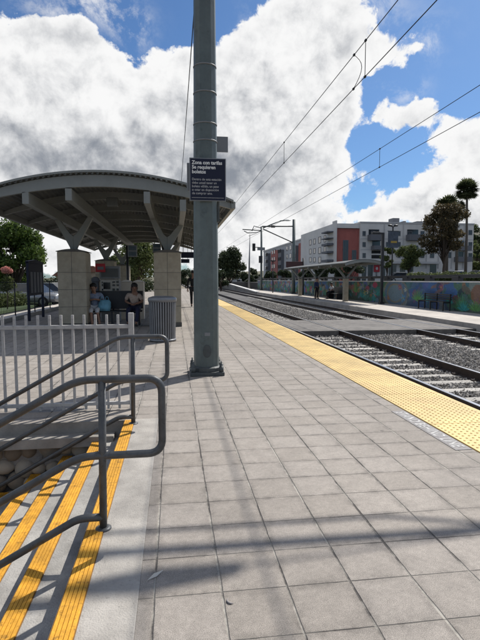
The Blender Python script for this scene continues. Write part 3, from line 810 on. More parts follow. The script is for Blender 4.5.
# ------------------------------------------------------------------ shelter
def shelter():
    cx, Rr = -1.6, 7.8
    zt = 3.92                      # crown of the roof
    xa, xb = -4.65, 1.45
    y0, y1 = 12.0, 30.0
    def arc(x, dz=0.0): return zt - (Rr - math.sqrt(Rr * Rr - (x - cx) ** 2)) + dz
    t = thing('platform_shelter', 'near platform shelter with arched metal roof on tiled piers', 'shelter', (cx, 20, 0))
    # corrugated deck
    b = MB(); n = 200
    vs = []; fs = []
    for i in range(n + 1):
        x = xa + (xb - xa) * i / n
        w = [.0, .035, .035, .0][i % 4]
        vs += [(x, y0 - .12, arc(x) - .035 + w), (x, y1, arc(x) - .035 + w), (x, y0 - .12, arc(x) - .055 + w), (x, y1, arc(x) - .055 + w)]
    for i in range(n):
        a, c = 4 * i, 4 * (i + 1)
        fs += [(a, c, c + 1, a + 1), (a + 2, a + 3, c + 3, c + 2), (a, a + 2, c + 2, c), (a + 1, c + 1, c + 3, a + 3)]
    b.add(vs, fs, 0, False); b.build('roof_deck', M['deck'], t)
    b = MB(); m = 28; vs = []; fs = []
    for i in range(m + 1):
        x = xa + (xb - xa) * i / m
        for (yy, dz) in ((y0 - .16, .03), (y0 + .05, .03), (y0 - .16, -.02), (y0 + .05, -.0)): vs.append((x, yy, arc(x) + dz))
    for i in range(m):
        a, c = 4 * i, 4 * (i + 1); fs += [(a, c, c + 1, a + 1), (a, a + 2, c + 2, c), (a + 1, c + 1, c + 3, a + 3), (a + 2, a + 3, c + 3, c + 2)]
    fs += [(0, 1, 3, 2), (4 * m, 4 * m + 2, 4 * m + 3, 4 * m + 1)]
    b.add(vs, fs); b.build('roof_edge_trim', M['steel'], t)
    # transverse arched ribs
    yy = y0
    while yy <= y1 + .1:
        b = MB(); m = 28; d = .27 if yy == y0 else .2
        po = [(xa + (xb - xa) * i / m, arc(xa + (xb - xa) * i / m) - .06) for i in range(m + 1)]
        pi_ = [(x, z - d * (.45 + .55 * (1 - abs(2 * (x - xa) / (xb - xa) - 1) ** 3))) for (x, z) in reversed(po)]
        vs = []; fs = []
        for (p, q) in zip(po, reversed(pi_)):
            vs += [(p[0], yy - .05, p[1]), (q[0], yy - .05, q[1]), (p[0], yy + .05, p[1]), (q[0], yy + .05, q[1])]
        for i in range(m):
            a, c = 4 * i, 4 * (i + 1)
            fs += [(a, a + 1, c + 1, c), (a + 2, c + 2, c + 3, a + 3), (a + 1, a + 3, c + 3, c + 1), (a, c, c + 2, a + 2)]
        fs += [(0, 2, 3, 1), (4 * m, 4 * m + 1, 4 * m + 3, 4 * m + 2)]
        b.add(vs, fs); b.build('arched_rib', M['steel'], t)
        yy += 2.25
    # eave gutters
    for x in (xa, xb):
        b = MB(); b.box(x - .05, x + .05, y0 - .12, y1, arc(x) - .17, arc(x) - .0); b.build('eave_beam', M['steel'], t, bevel=.01)
    # four longitudinal beams
    bx = [(-3.38, 3.43), (-2.42, 3.53), (-.62, 3.50), (.235, 3.33)]
    for (x, z) in bx:
        b = MB(); b.box(x - .075, x + .075, y0 - .05, y1 - .3, z - .28, z); b.build('long_beam', M['steel'], t, bevel=.01)
    # piers, stems and V arms
    for (pxc, i0) in ((-2.93, 0), (-.19, 2)):
        for k, py in enumerate((15.05, 21.9, 28.7)):
            w = .40; zt_ = 2.2
            b = MB()
            m = 10; pol = [(pxc - w, .13), (pxc + w, .13), (pxc + w, zt_)]
            pol += [(pxc + w - 2 * w * j / m, zt_ + .06 * math.sin(math.pi * j / m)) for j in range(1, m)] + [(pxc - w, zt_)]
            b.prism(pol, 'y', py - .42, py + .42)
            pier = b.build('pier', M['pier'], t, bevel=.012)
            b = MB()       # tile joints, recessed lines shown as thin dark battens
            for z in (.62, 1.12, 1.62):
                b.box(pxc - w - .002, pxc + w + .002, py - .4225, py + .4225, z - .006, z + .006)
            for s in (-1, 1):
                b.box(pxc - .005, pxc + .005, py + s * .4215 - .0015, py + s * .4215 + .0015, .13, zt_ + .05)
            child(b.build('tile_joints', M['pierdark'], t), pier)
            b = MB(); b.box(pxc - w - .012, pxc + w + .012, py - .432, py + .432, 0, .13); child(b.build('plinth', M['pierdark'], t), pier)
            b = MB(); b.prism([(pxc - w - .03, zt_ + .015)] + [(pxc - w - .03 + (2 * w + .06) * j / 10, zt_ + .03 + .065 * math.sin(math.pi * j / 10)) for j in range(11)] + [(pxc + w + .03, zt_ + .015)], 'y', py - .44, py + .44)
            child(b.build('pier_cap', M['pierdark'], t), pier)
            # V
            for j in (0, 1):
                xe, ze = bx[i0 + j]; s = -1 if j == 0 else 1
                b = MB(); zb = zt_ + .07; xm = pxc
                L = [(xm + s * .02, zb), (xm + s * .07, zb + .3), (xe - s * .075, ze - .28), (xe - s * .075, ze - .0)]
                pl = [(xm, zb), (xm, zb + .42), (xm + s * .10, zb + .50), (xe - s * .085, ze - .27), (xe + s * .02, ze - .27), (xe + s * .06, ze - .30), (xm + s * .17, zb + .22), (xm + s * .10, zb + .08), (xm + s * .09, zb)]
                b.prism(pl, 'y', py - .08, py + .08); b.build('branch_arm', M['steel'], t, bevel=.008)
            b = MB(); b.box(pxc - .13, pxc + .13, py - .13, py + .13, zt_ + .05, zt_ + .11); b.build('bearing_plate', M['steel'], t, bevel=.005)
    # fluorescent battens (unlit) and a camera under the roof
    b = MB(); b.box(-1.75, -1.45, 13.4, 13.6, 3.36, 3.58); b.build('ceiling_lamp', M['deck'], t, bevel=.02)
shelter()

# litter bin
bx_, by_ = -.27, 11.25
t = thing('litter_bin', 'grey ribbed round litter bin in front of the tiled pier', 'litter bin', (bx_, by_, 0))
b = MB(); b.lathe(bx_, by_, [(.25, .03), (.27, .06), (.285, .9), (.27, .93)], 32); b.build('liner', M['dark'], t)
b = MB()
for k in range(34):
    a = 2 * math.pi * k / 34; ca_, sa_ = math.cos(a), math.sin(a)
    b.obox((bx_ + .285 * ca_, by_ + .285 * sa_, .05), (bx_ + .305 * ca_, by_ + .305 * sa_, .92), .034, .012, up=(ca_, sa_, 0))
b.build('slats', M['can'], t)
b = MB(); b.lathe(bx_, by_, [(.30, .03), (.305, .0), (.305, .05), (.29, .06)], 32); b.build('base_ring', M['can'], t)
b = MB(); b.lathe(bx_, by_, [(.29, .90), (.325, .91), (.33, .97), (.315, 1.0), (.22, 1.03), (.21, .97)], 32); b.build('rim_lid', M['can'], t)

# bench under the shelter
t = thing('shelter_bench', 'long dark bench with solid back under the near shelter', 'bench', (-1.85, 15.35, 0))
b = MB(); b.box(-2.75, -.98, 15.2, 15.62, .42, .46); b.build('seat', M['black'], t, bevel=.008)
b = MB(); b.box(-2.75, -.98, 15.62, 15.68, .5, 1.06); b.build('backrest', M['black'], t, bevel=.008)
for x in (-2.68, -1.9, -1.08):
    b = MB(); b.box(x - .03, x + .03, 15.25, 15.6, 0, .42); b.build('leg', M['black'], t)
    b = MB(); b.box(x - .03, x + .03, 15.665, 15.72, .4, 1.0); b.build('back_support', M['black'], t)

# ticket machine behind the bench
p0, p1 = on_y(100.3, 279, 16.6), on_y(119.4, 296, 16.6)
t = thing('ticket_machine', 'grey ticket machine with white framed screen panel behind the bench', 'ticket machine', ((p0.x + p1.x) / 2, 16.8, 0))
x0, x1 = p0.x, p1.x
b = MB(); b.box(x0, x1, 16.6, 17.1, 0, 1.42); b.build('cabinet', M['greysheet'], t, bevel=.015)
b = MB(); b.box(x0 + .02, x1 - .02, 16.585, 16.602, .86, 1.40); b.build('front_panel', M['cream'], t, bevel=.004)
b = MB(); b.box(x0 + .10, x0 + .32, 16.57, 16.587, 1.1, 1.32); b.build('screen', M['screen'], t)
for (u, w) in ((.05, .04), (.39, .1), (.52, .09)):
    for z in (.92, 1.05, 1.2, 1.3):
        b = MB(); b.box(x0 + u, x0 + u + w * random.uniform(.6, 1), 16.575, 16.587, z, z + random.uniform(.04, .08)); b.build('button_plate', M['screen'], t)
b = MB(); b.box(x0 - .03, x1 + .02, 16.62, 16.9, 1.44, 1.86); b.build('header_sign', M['greysheet'], t, bevel=.01)
b = MB(); b.box(x0 + .03, x1 - .03, 16.605, 16.622, 1.50, 1.78); b.build('header_board', M['deck'], t)
b = MB(); b.box(x0 - .14, x0 + .17, 16.55, 16.6, 1.66, 1.94); rs = b.build('red_topper', M['redsign'], t, bevel=.006)
b = MB(); b.box(x0 - .08, x0 + .12, 16.543, 16.551, 1.74, 1.84); child(b.build('pale_stripe', M['paper'], t), rs)
p0 = on_y(92, 276, 16.9)
t = thing('dark_cabinet', 'narrow dark grey cabinet with a rounded hood left of the ticket machine', 'cabinet', (p0.x + .12, 16.9, 0))
b = MB(); b.box(p0.x, p0.x + .22, 16.8, 17.05, 0, 1.35); b.build('body', M['balcony'], t, bevel=.01)
b = MB(); b.prism([(p0.x - .02, 1.35)] + [(p0.x + .11 - .13 * math.cos(math.pi * k / 8), 1.35 + .16 * math.sin(math.pi * k / 8)) for k in range(9)], 'y', 16.76, 17.07); b.build('hood', M['balcony'], t)
for i, (u0, u1, lab) in enumerate(((120.5, 132, 'left one of two cream domed cabinets behind the bench'), (132.6, 144, 'right one of two cream domed cabinets behind the bench'))):
    a, c = on_y(u0, 281, 17.6), on_y(u1, 292, 17.6)
    t = thing('domed_cabinet', lab, 'cabinet', ((a.x + c.x) / 2, 17.8, 0), 'cream domed cabinets')
    b = MB(); b.box(a.x, c.x, 17.6, 18.0, 0, a.z - .03); b.build('body', M['cream'], t, bevel=.015)
    b = MB(); b.prism([(a.x, a.z - .03)] + [(a.x + (c.x - a.x) * k / 8, a.z - .03 + .07 * math.sin(math.pi * k / 8)) for k in range(9)] + [(c.x, a.z - .03)], 'y', 17.58, 18.02); b.build('lid', M['cap'], t)
# display signs on posts
def display(u0, v0, u1, v1, y, lab, upost):
    a, c = on_y(u0, v0, y), on_y(u1, v1, y)
    xm = on_y(upost, 260, y).x
    t = thing('display_sign', lab, 'display', (xm, y, 0), 'display signs under the shelter')
    b = MB(); b.box(a.x, c.x, y, y + .14, c.z, a.z); fr = b.build('housing', M['greysheet'], t, bevel=.008)
    h = a.z - c.z
    for k in range(2):
        b = MB(); zz = c.z + h * (.08 + .48 * k); b.box(a.x + .04, c.x - .03, y - .012, y + .002, zz, zz + h * .34); b.build('screen', M['screen'], t)
    b = MB(); b.tube([(xm, y + .17, 0), (xm, y + .17, a.z)], .045, 10); b.build('post', M['black'], t)
display(127.5, 245, 137, 256.8, 18.6, 'dark twin screen display on a black post under the shelter', 127)
display(152.6, 243.5, 161, 252.5, 19.4, 'pale twin screen display half hidden by the right pier', 163)
# hanging dark signs at far end of the shelter
for (u0, v0, u1, v1, y, lab) in ((181, 252, 194, 258, 23.0, 'long dark sign hanging from the shelter roof right of the pier'), (181, 259, 189.5, 263, 26.5, 'small lower dark sign hanging beyond the long one')):
    a, c = on_y(u0, v0, y), on_y(u1, v1, y)
    t = thing('hanging_sign', lab, 'sign', ((a.x + c.x) / 2, y, c.z), 'dark signs hanging from the shelter')
    b = MB(); b.box(a.x, c.x, y - .04, y + .04, c.z, a.z); b.build('panel', M['navy'], t, bevel=.006)
    for f in (.2, .8):
        x = a.x + (c.x - a.x) * f; b = MB(); b.tube([(x, y, a.z), (x, y, 3.45)], .012, 6); b.build('hanger', M['black'], t)

# timetable board left
t = thing('timetable_board', 'dark navy timetable board on two legs left of the left pier', 'notice board', (-4.93, 18.3, 0))
for y in (17.4, 19.2):
    b = MB(); b.box(-4.97, -4.89, y - .04, y + .04, 0, 2.02); b.build('leg', M['navy'], t, bevel=.005)
b = MB(); b.box(-4.965, -4.895, 17.44, 19.16, .86, 1.98); bd = b.build('board', M['navy'], t, bevel=.006)
for k in range(4):
    y = 17.55 + k * .4
    b = MB(); b.box(-4.895, -4.885, y, y + .27, .95, 1.68); b.build('timetable_sheet', M['paper'], t)
b = MB(); b.prism([(17.36, 1.98), (19.24, 1.98), (19.24, 2.05), (18.3, 2.12), (17.36, 2.05)], 'x', -4.985, -4.875); b.build('header', M['navy'], t)

# mesh fence along the street side of the platform
t = thing('platform_side_fence', 'low thin post fence along the street side behind the timetable board', 'fence', (-5.5, 20, 0))
b = MB(); b.box(-5.56, -5.44, 12.5, 40, 0, .14); b.build('kerb', M['concrete2'], t, bevel=.01)
for k in range(12):
    y = 13 + k * 2.4; b = MB(); b.tube([(-5.5, y, .14), (-5.5, y, 1.35)], .022, 8); b.build('post', M['black'], t)
b = MB()
for z in (.3, 1.33): b.tube([(-5.5, 12.6, z), (-5.5, 39.8, z)], .014, 6)
b.build('rail', M['black'], t)
b = MB()
for k in range(180):
    y = 13 + k * .15; b.tube([(-5.5, y, .3), (-5.5, y, 1.33)], .004, 4)
b.build('infill_rods', M['black'], t)

# ------------------------------------------------------------------ people
def skin_mesh(verts, edges, radii, root=0, sub=1):
    me = bpy.data.meshes.new('tmp'); me.from_pydata(verts, edges, [])
    o = bpy.data.objects.new('tmp', me); COL.objects.link(o)
    md = o.modifiers.new('skin', 'SKIN'); md.use_smooth_shade = True; md.branch_smoothing = .6
    sv = me.skin_vertices[0].data
    for i, r in enumerate(radii):
        sv[i].radius = (r, r) if not isinstance(r, tuple) else r
        sv[i].use_root = (i == root)
    if sub:
        s = o.modifiers.new('sub', 'SUBSURF'); s.levels = sub; s.render_levels = sub
    dg = bpy.context.evaluated_depsgraph_get(); dg.update()
    m2 = bpy.data.meshes.new_from_object(o.evaluated_get(dg))
    bpy.data.objects.remove(o); bpy.data.meshes.remove(me)
    return m2
class Sk:
    def __init__(s): s.v = []; s.e = []; s.r = []
    def j(s, p, r, par=None):
        s.v.append(tuple(p)); s.r.append(r); i = len(s.v) - 1
        if par is not None: s.e.append((par, i))
        return i
def person(label, loc, rotz, J, skin, parts, group=None, hair='short', scale=1.0):
    """J: joint dict in local space (figure faces -y).  parts: list of (name, material, kind)"""
    t = thing('person', label, 'person', loc, group)
    t.rotation_euler = (0, 0, rotz); t.scale = (scale,) * 3
    def link(me, name, m):
        me.materials.clear(); me.materials.append(m)
        for p in me.polygons: p.use_smooth = True
        o = bpy.data.objects.new(name, me); COL.objects.link(o); o.parent = t; return o
    def lerp(a, b, k): return tuple(a[i] + (b[i] - a[i]) * k for i in range(3))
    k = Sk()
    pel = k.j(J['pel'], .125)
    wa = k.j(lerp(J['pel'], J['chest'], .5), .115, pel); ch = k.j(J['chest'], .125, wa)
    nk = k.j(J['neck'], .058, ch)
    hd = Vector(J['head']); n0 = Vector(J['neck']); up = (hd - n0).normalized()
    fw = Vector(J.get('face', (0, -1, 0)))
    jaw = k.j(hd - up * .05 + fw * .022, .078, nk); sk = k.j(hd + up * .04 - fw * .005, .108, jaw); k.j(hd + up * .10 - fw * .01, .075, sk)
    k.j(hd - up * .015 + fw * .118, .016, jaw)
    sd = up.cross(fw)
    for s, n in ((1, 'L'), (-1, 'R')):
        sh = k.j(J['sh' + n], .062, ch); el = k.j(J['el' + n], .042, sh); wr = k.j(J['wr' + n], .029, el)
        d = (Vector(J['wr' + n]) - Vector(J['el' + n])).normalized()
        hdv = Vector(J.get('hd' + n, d)); hdv.normalize()
        side = hdv.cross(Vector((0, 0, 1)));
        if side.length < .2: side = Vector((0, 1, 0)).cross(hdv)
        side.normalize(); nor = side.cross(hdv)
        pw = Vector(J['wr' + n])
        pm = k.j(pw + hdv * .05, .030, wr); kn = k.j(pw + hdv * .085, .028, pm)
        for q, (off, ln) in enumerate(((-.030, .062), (-.010, .078), (.010, .072), (.029, .055))):
            f0 = k.j(pw + hdv * .095 + side * off, .0095, kn)
            f1 = k.j(pw + hdv * (.095 + ln * .5) + side * off * 1.15 + nor * -.008, .0085, f0)
            k.j(pw + hdv * (.095 + ln * .9) + side * off * 1.2 + nor * -.030, .0075, f1)
        t0 = k.j(pw + hdv * .05 + side * (-.042), .011, pm); k.j(pw + hdv * .085 + side * (-.06) + nor * -.012, .009, t0)
        hp = k.j(J['hip' + n], .088, pel); knn = k.j(J['kn' + n], .056, hp); an = k.j(J['an' + n], .038, knn)
        k.j(J['toe' + n], .032, an)
    body = link(skin_mesh(k.v, k.e, k.r), 'body', skin)
    for s in (1, -1):
        b = MB(); c = hd + up * .014 + fw * .094 + sd * (s * .034); b.ball(c, .012, .010, .008, 8, 6)
        e = b.build('eye', M['eye']); e.parent = t
    b = MB(); c = hd - up * .052 + fw * .097; b.ball(c, .024, .010, .008, 8, 6); e = b.build('mouth', M['lip']); e.parent = t
    for s in (1, -1):
        b = MB(); b.ball(hd - up * .002 + sd * (s * .104), .014, .024, .034, 8, 6); e = b.build('ear', skin); e.parent = t
    # hair
    b = MB()
    if hair == 'short':
        b.ball(hd + up * .072 - fw * .034, .098, .10, .088, 14, 10)
    elif hair == 'bun':
        b.ball(hd + up * .070 - fw * .040, .101, .098, .092, 14, 10); b.ball(hd + up * .06 - fw * .15, .05, .05, .05, 10, 7)
    else:
        b.ball(hd + up * .070 - fw * .038, .106, .10, .096, 14, 10); b.ball(hd - up * .05 - fw * .075, .105, .055, .14, 12, 9)
    o = b.build('hair', M['hair']); o.parent = t
    for (nm, m, kind) in parts:
        q = Sk()
        if kind == 'shirt' or kind == 'jacket':
            p = q.j(lerp(J['pel'], J['chest'], -.05), .150); w = q.j(lerp(J['pel'], J['chest'], .5), .142, p); c = q.j(J['chest'], .150, w)
            q.j(lerp(J['chest'], J['neck'], .62), .085, c)
            for n in 'LR':
                sh = q.j(J['sh' + n], .080, c)
                if kind == 'shirt': q.j(lerp(J['sh' + n], J['el' + n], .85), .062, sh)
                else:
                    e_ = q.j(J['el' + n], .060, sh); q.j(lerp(J['el' + n], J['wr' + n], .93), .044, e_)
        elif kind == 'trousers' or kind == 'shorts':
            p = q.j(J['pel'], .148)
            for n in 'LR':
                h = q.j(J['hip' + n], .105, p); kk = q.j(J['kn' + n], .074, h)
                q.j(lerp(J['kn' + n], J['an' + n], .3 if kind == 'shorts' else .93), .062, kk)
        elif kind == 'skirt':
            p = q.j(J['pel'], .155)
            for n in 'LR':
                h = q.j(J['hip' + n], .115, p); kk = q.j(J['kn' + n], .095, h); q.j(lerp(J['kn' + n], J['an' + n], .45), .085, kk)
        link(skin_mesh(q.v, q.e, q.r), nm, m)
    for n in 'LR':
        a, tt = Vector(J['an' + n]), Vector(J['toe' + n]); mid = (a + tt) / 2
        q = Sk(); i = q.j((a.x, a.y + .03, tt.z + .008), .042); i = q.j(mid + Vector((0, 0, -.01)), .045, i); q.j(tt + Vector((0, -.02, .0)), .038, i)
        link(skin_mesh(q.v, q.e, q.r), 'shoe', M['shoe'])
    return t
def seated(knee=.42, arms='lap', lean=0.0, asym=1.0):
    y = 0
    J = dict(pel=(0, 0, .55), chest=(0, -.02 - lean, .88), neck=(0, -.04 - lean, 1.05), head=(0, -.075 - lean, 1.165))
    for s, n in ((1, 'L'), (-1, 'R')):
        J['sh' + n] = (s * .175, -.02 - lean, .965); J['hip' + n] = (s * .10, -.03, .52); J['kn' + n] = (s * .12, -knee, .50)
        J['an' + n] = (s * .11, -knee - .03, .09); J['toe' + n] = (s * .13, -knee - .17, .045)
        if arms == 'lap': J['el' + n] = (s * .26, -.10, .74); J['wr' + n] = (s * .09, -.27, .68); J['hd' + n] = (-s * .8, -.5, -.1)
        else: J['el' + n] = (s * .27, -.12, .76); J['wr' + n] = (s * .03, -.26, .82); J['hd' + n] = (-s * 1, -.05, .05)
    # nobody sits perfectly square
    k = asym
    J['anR'] = tuple(Vector(J['anR']) + Vector((-.03 * k, .11 * k, 0))); J['toeR'] = tuple(Vector(J['toeR']) + Vector((-.05 * k, .11 * k, 0)))
    J['knL'] = tuple(Vector(J['knL']) + Vector((.06 * k, .0, 0))); J['anL'] = tuple(Vector(J['anL']) + Vector((.02, -.04 * k, 0))); J['toeL'] = tuple(Vector(J['toeL']) + Vector((.05 * k, -.04 * k, 0)))
    J['head'] = tuple(Vector(J['head']) + Vector((.03 * k, -.02, -.005))); J['face'] = tuple(Vector((.22 * k, -1, -.12)).normalized())
    J['shL'] = tuple(Vector(J['shL']) + Vector((0, 0, -.02 * k))); J['neck'] = tuple(Vector(J['neck']) + Vector((.012 * k, 0, 0)))
    return J
def standing(stride=.0, h=1.0):
    J = dict(pel=(0, 0, .93), chest=(0, -.01, 1.27), neck=(0, -.02, 1.47), head=(0, -.04, 1.62))
    for s, n in ((1, 'L'), (-1, 'R')):
        st = stride * s
        J['sh' + n] = (s * .18, 0, 1.38); J['el' + n] = (s * .24, .03 + st * .35, 1.12); J['wr' + n] = (s * .25, -.05 + st * .5, .88); J['hd' + n] = (0, -.15, -1)
        J['hip' + n] = (s * .095, 0, .88); J['kn' + n] = (s * .10, -.03 - st * .55, .49); J['an' + n] = (s * .10, .03 - st, .085 + (.05 if st < 0 else 0)); J['toe' + n] = (s * .12, -.12 - st, .04)
    return J
person('seated woman in blue-grey blouse with arms crossed beside the left pier', (-2.42, 15.38, 0), R(8), seated(.42, 'cross', .05, -1.0), M['skinA'],
       [('blouse', M['blueshirt'], 'shirt'), ('trousers', M['whitecloth'], 'shorts')], 'people waiting under the near shelter', 'bun')
person('seated woman in patterned beige blouse and navy trousers beside the litter bin', (-1.22, 15.38, 0), R(-6), seated(.45, 'lap', .08, 1.0), M['skinB'],
       [('blouse', M['beigeshirt'], 'shirt'), ('trousers', M['navycloth'], 'trousers')], 'people waiting under the near shelter', 'long')
t = thing('shopping_bag', 'light aqua bag resting on the bench at the blue-bloused woman side', 'bag', (-2.12, 15.22, .46))
b = MB(); vs = []
for (w, d, z) in ((.17, .09, .46), (.20, .11, .58), (.18, .09, .72), (.13, .05, .80)):
    for k in range(12):
        a = 2 * math.pi * k / 12; b_ = 1 + .12 * math.sin(3 * a + z * 9)
        vs.append((-2.10 + w * math.cos(a) * b_, 15.18 + d * math.sin(a) * b_, z))
fs = [(i * 12 + k, i * 12 + (k + 1) % 12, (i + 1) * 12 + (k + 1) % 12, (i + 1) * 12 + k) for i in range(3) for k in range(12)] + [tuple(range(12)), tuple(range(36, 48))]
b.add(vs, fs, 0, True); b.build('sack', M['aqua'], t)
for s in (-.07, .07):
    b = MB(); b.tube([(-2.10 + s + .05 * math.cos(math.pi * k / 8), 15.18, .79 + .11 * math.sin(math.pi * k / 8)) for k in range(9)], .008, 6); b.build('handle', M['aqua'], t)
pm = on_z(193.2, 307, 0)
person('person in black walking away along the platform left of the thick pole', (pm.x - .0, pm.y, 0), R(168), standing(.16), M['skinB'],
       [('jacket', M['blackcloth'], 'jacket'), ('trousers', M['blackcloth'], 'trousers')], None, 'short', 1.08)

# ------------------------------------------------------------------ far platform: mural wall
WX = 13.5
def mural():
    t = thing('mural_wall', 'long low wall behind the far platform painted with a plant and wildlife mural', 'wall', (WX, 40, 0))
    b = MB(); b.box(WX + .012, WX + .25, 6, 78, -.4, 1.28); b.build('wall_core', M['curb'], t)
    ys = np.arange(8, 78.01, .042); zs = np.linspace(-.1, 1.28, 40)
    Yg, Zg = np.meshgrid(ys, zs, indexing='ij')
    H = np.clip((Zg + .1) / 1.38, 0, 1)
    r2 = np.random.default_rng(3)
    def fbm(sx, sz, seed):
        out = np.zeros_like(Yg); q = np.random.default_rng(seed)
        for o in range(4):
            for _ in range(6):
                a = q.uniform(.4, 1.0) * 2 ** o; ph = q.uniform(0, 6.28); an = q.uniform(-1.2, 1.2)
                out += np.sin(Yg * sx * a + Zg * sz * a * math.sin(an) * 2 + ph) / (2 ** o)
        return out / 6
    n1 = fbm(1.0, 3, 1); n2 = fbm(1.7, 5, 2); n3 = fbm(.5, 2, 4)
    C = np.zeros(Yg.shape + (3,))
    def mixin(mask, col):
        m = np.clip(mask, 0, 1)[..., None]; C[:] = C * (1 - m) + np.array(col) * m
    C[:] = (.055, .10, .13)
    mixin((n3 > .12) * 1.0, (.06, .13, .30)); mixin((n3 < -.25) * 1.0, (.045, .10, .075))
    mixin((n1 > .35) * .9, (.22, .24, .22)); mixin((n2 > .42) * .9, (.10, .20, .16)); mixin((n1 < -.45) * .9, (.26, .13, .075))
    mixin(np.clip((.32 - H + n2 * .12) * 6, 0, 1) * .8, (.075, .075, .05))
    # painted motifs: rocks, leaves, flowers
    for _ in range(420):
        yc, zc = r2.uniform(8, 78), r2.uniform(-.05, 1.2); ra, rb = r2.uniform(.12, .5), r2.uniform(.08, .3); an = r2.uniform(-.8, .8)
        dy, dz = Yg - yc, Zg - zc
        e = ((dy * math.cos(an) + dz * math.sin(an)) / ra) ** 2 + ((-dy * math.sin(an) + dz * math.cos(an)) / rb) ** 2
        pal = [(.08, .16, .09), (.05, .12, .06), (.14, .20, .26), (.28, .27, .24), (.30, .14, .07), (.34, .07, .09), (.10, .12, .30), (.02, .04, .05), (.05, .14, .17), (.13, .10, .07)]
        mixin((e < 1) * .92, pal[r2.integers(len(pal))])
    # the big blue round form left of the bench and its pale arcs
    for (u, v, r_, col) in ((395, 293, .85, (.12, .17, .24)), (395, 293, .55, (.20, .24, .27))):
        pc = on_x(u, v, WX); d = np.hypot((Yg - pc.y) / 1.9, Zg - pc.z + .0); mixin((d < r_) * .9, col)
        mixin((np.abs(d - r_) < .05) * .8, (.27, .20, .12))
    pc = on_x(375, 285, WX); mixin((np.hypot((Yg - pc.y) / 2, (Zg - pc.z)) < .2) * 1.0, (.40, .05, .10))
    # deep blue field by the bench
    pc = on_x(425, 290, WX); mixin(np.exp(-((Yg - pc.y) / 2.2) ** 2) * np.clip(n2 + .9, 0, 1) * .85, (.04, .075, .19))
    # agave, a fan of spikes
    for (u, hh, col) in ((462, .95, (.05, .15, .07)), (366, .7, (.06, .17, .14)), (315, .6, (.06, .13, .07))):
        pc = on_x(u, 300, WX)
        mixin((np.hypot((Yg - pc.y) / 1.35, Zg - .25) < .55) * .55, (.02, .05, .03))
        for k in range(17):
            an = R(12 + 156 * k / 16); ln = hh * r2.uniform(.8, 1.1)
            dy, dz = (Yg - pc.y) / 1.3, Zg + .02
            al = dy * math.cos(an) + dz * math.sin(an); pe = np.abs(-dy * math.sin(an) + dz * math.cos(an))
            mixin(((al > 0) & (al < ln) & (pe < .05 * (1 - al / ln) * 1.4)) * 1.0, tuple(np.array(col) * r2.uniform(.7, 1.5)))
    # orange rock right of the agave
    pc = on_x(478, 296, WX); mixin((np.hypot((Yg - pc.y) / 1.2, Zg - .75) < .45) * .8, (.24, .09, .05))
    for _ in range(46):      # flowers with petals and leaf fans
        yc, zc, rr = r2.uniform(8, 78), r2.uniform(.25, 1.1), r2.uniform(.14, .30); kk = r2.integers(5, 9)
        dy, dz = (Yg - yc) / 1.25, Zg - zc; d = np.hypot(dy, dz); th = np.arctan2(dz, dy)
        pal = [(.46, .10, .05), (.50, .46, .40), (.45, .28, .05), (.36, .05, .13), (.10, .26, .42), (.50, .47, .42)]
        mixin((d < rr * (.62 + .38 * np.cos(kk * th))) * 1.0, pal[r2.integers(len(pal))]); mixin((d < rr * .24) * 1.0, (.42, .30, .05))
    for _ in range(44):
        yc, zc, hh = r2.uniform(8, 78), r2.uniform(-.1, .5), r2.uniform(.35, .8); c0 = [(.04, .17, .10), (.03, .20, .19), (.10, .22, .06)][r2.integers(3)]
        for k in range(9):
            an = R(20 + 140 * k / 8); dy, dz = (Yg - yc) / 1.2, Zg - zc; al = dy * math.cos(an) + dz * math.sin(an); pe = np.abs(-dy * math.sin(an) + dz * math.cos(an))
            mixin(((al > 0) & (al < hh) & (pe < .035 * np.sin(np.clip(al / hh, 0, 1) * np.pi) + .004)) * 1.0, tuple(np.array(c0) * r2.uniform(.8, 1.4)))
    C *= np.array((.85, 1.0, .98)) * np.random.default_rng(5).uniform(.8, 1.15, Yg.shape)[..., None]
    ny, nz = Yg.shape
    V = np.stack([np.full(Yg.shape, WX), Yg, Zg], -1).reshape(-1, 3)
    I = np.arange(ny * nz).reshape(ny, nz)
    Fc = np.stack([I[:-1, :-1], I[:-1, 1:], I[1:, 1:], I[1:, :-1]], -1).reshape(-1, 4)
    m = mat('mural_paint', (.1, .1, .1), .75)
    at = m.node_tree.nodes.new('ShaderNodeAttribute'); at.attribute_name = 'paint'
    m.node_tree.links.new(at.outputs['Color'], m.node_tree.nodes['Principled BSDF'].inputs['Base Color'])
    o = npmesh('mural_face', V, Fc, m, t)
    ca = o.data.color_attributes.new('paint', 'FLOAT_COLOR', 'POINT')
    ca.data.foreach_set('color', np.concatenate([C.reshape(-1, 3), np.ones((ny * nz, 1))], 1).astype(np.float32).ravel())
    b = MB(); y = 9.5
    while y < 77: b.box(WX - .006, WX + .005, y - .012, y + .012, -.1, 1.28); y += 4.5
    b.build('panel_joint', M['curb'], t)
    b = MB(); b.box(WX - .03, WX + .3, 6, 78, 1.28, 1.34); b.build('wall_cap', M['cap'], t, bevel=.008)
mural()
# dark guardrail on the wall
t = thing('guardrail', 'dark timber guardrail on blocks along the top of the mural wall', 'guardrail', (WX + .15, 30, 1.34))
b = MB(); b.box(WX + .06, WX + .16, 8, 76, 1.50, 1.66); b.build('beam', M['black'], t, bevel=.008)
y = 9.0
while y < 76:
    b = MB(); b.box(WX + .0, WX + .28, y - .28, y + .28, 1.34, 1.58); b.build('block', M['black'], t, bevel=.01); y += 2.6

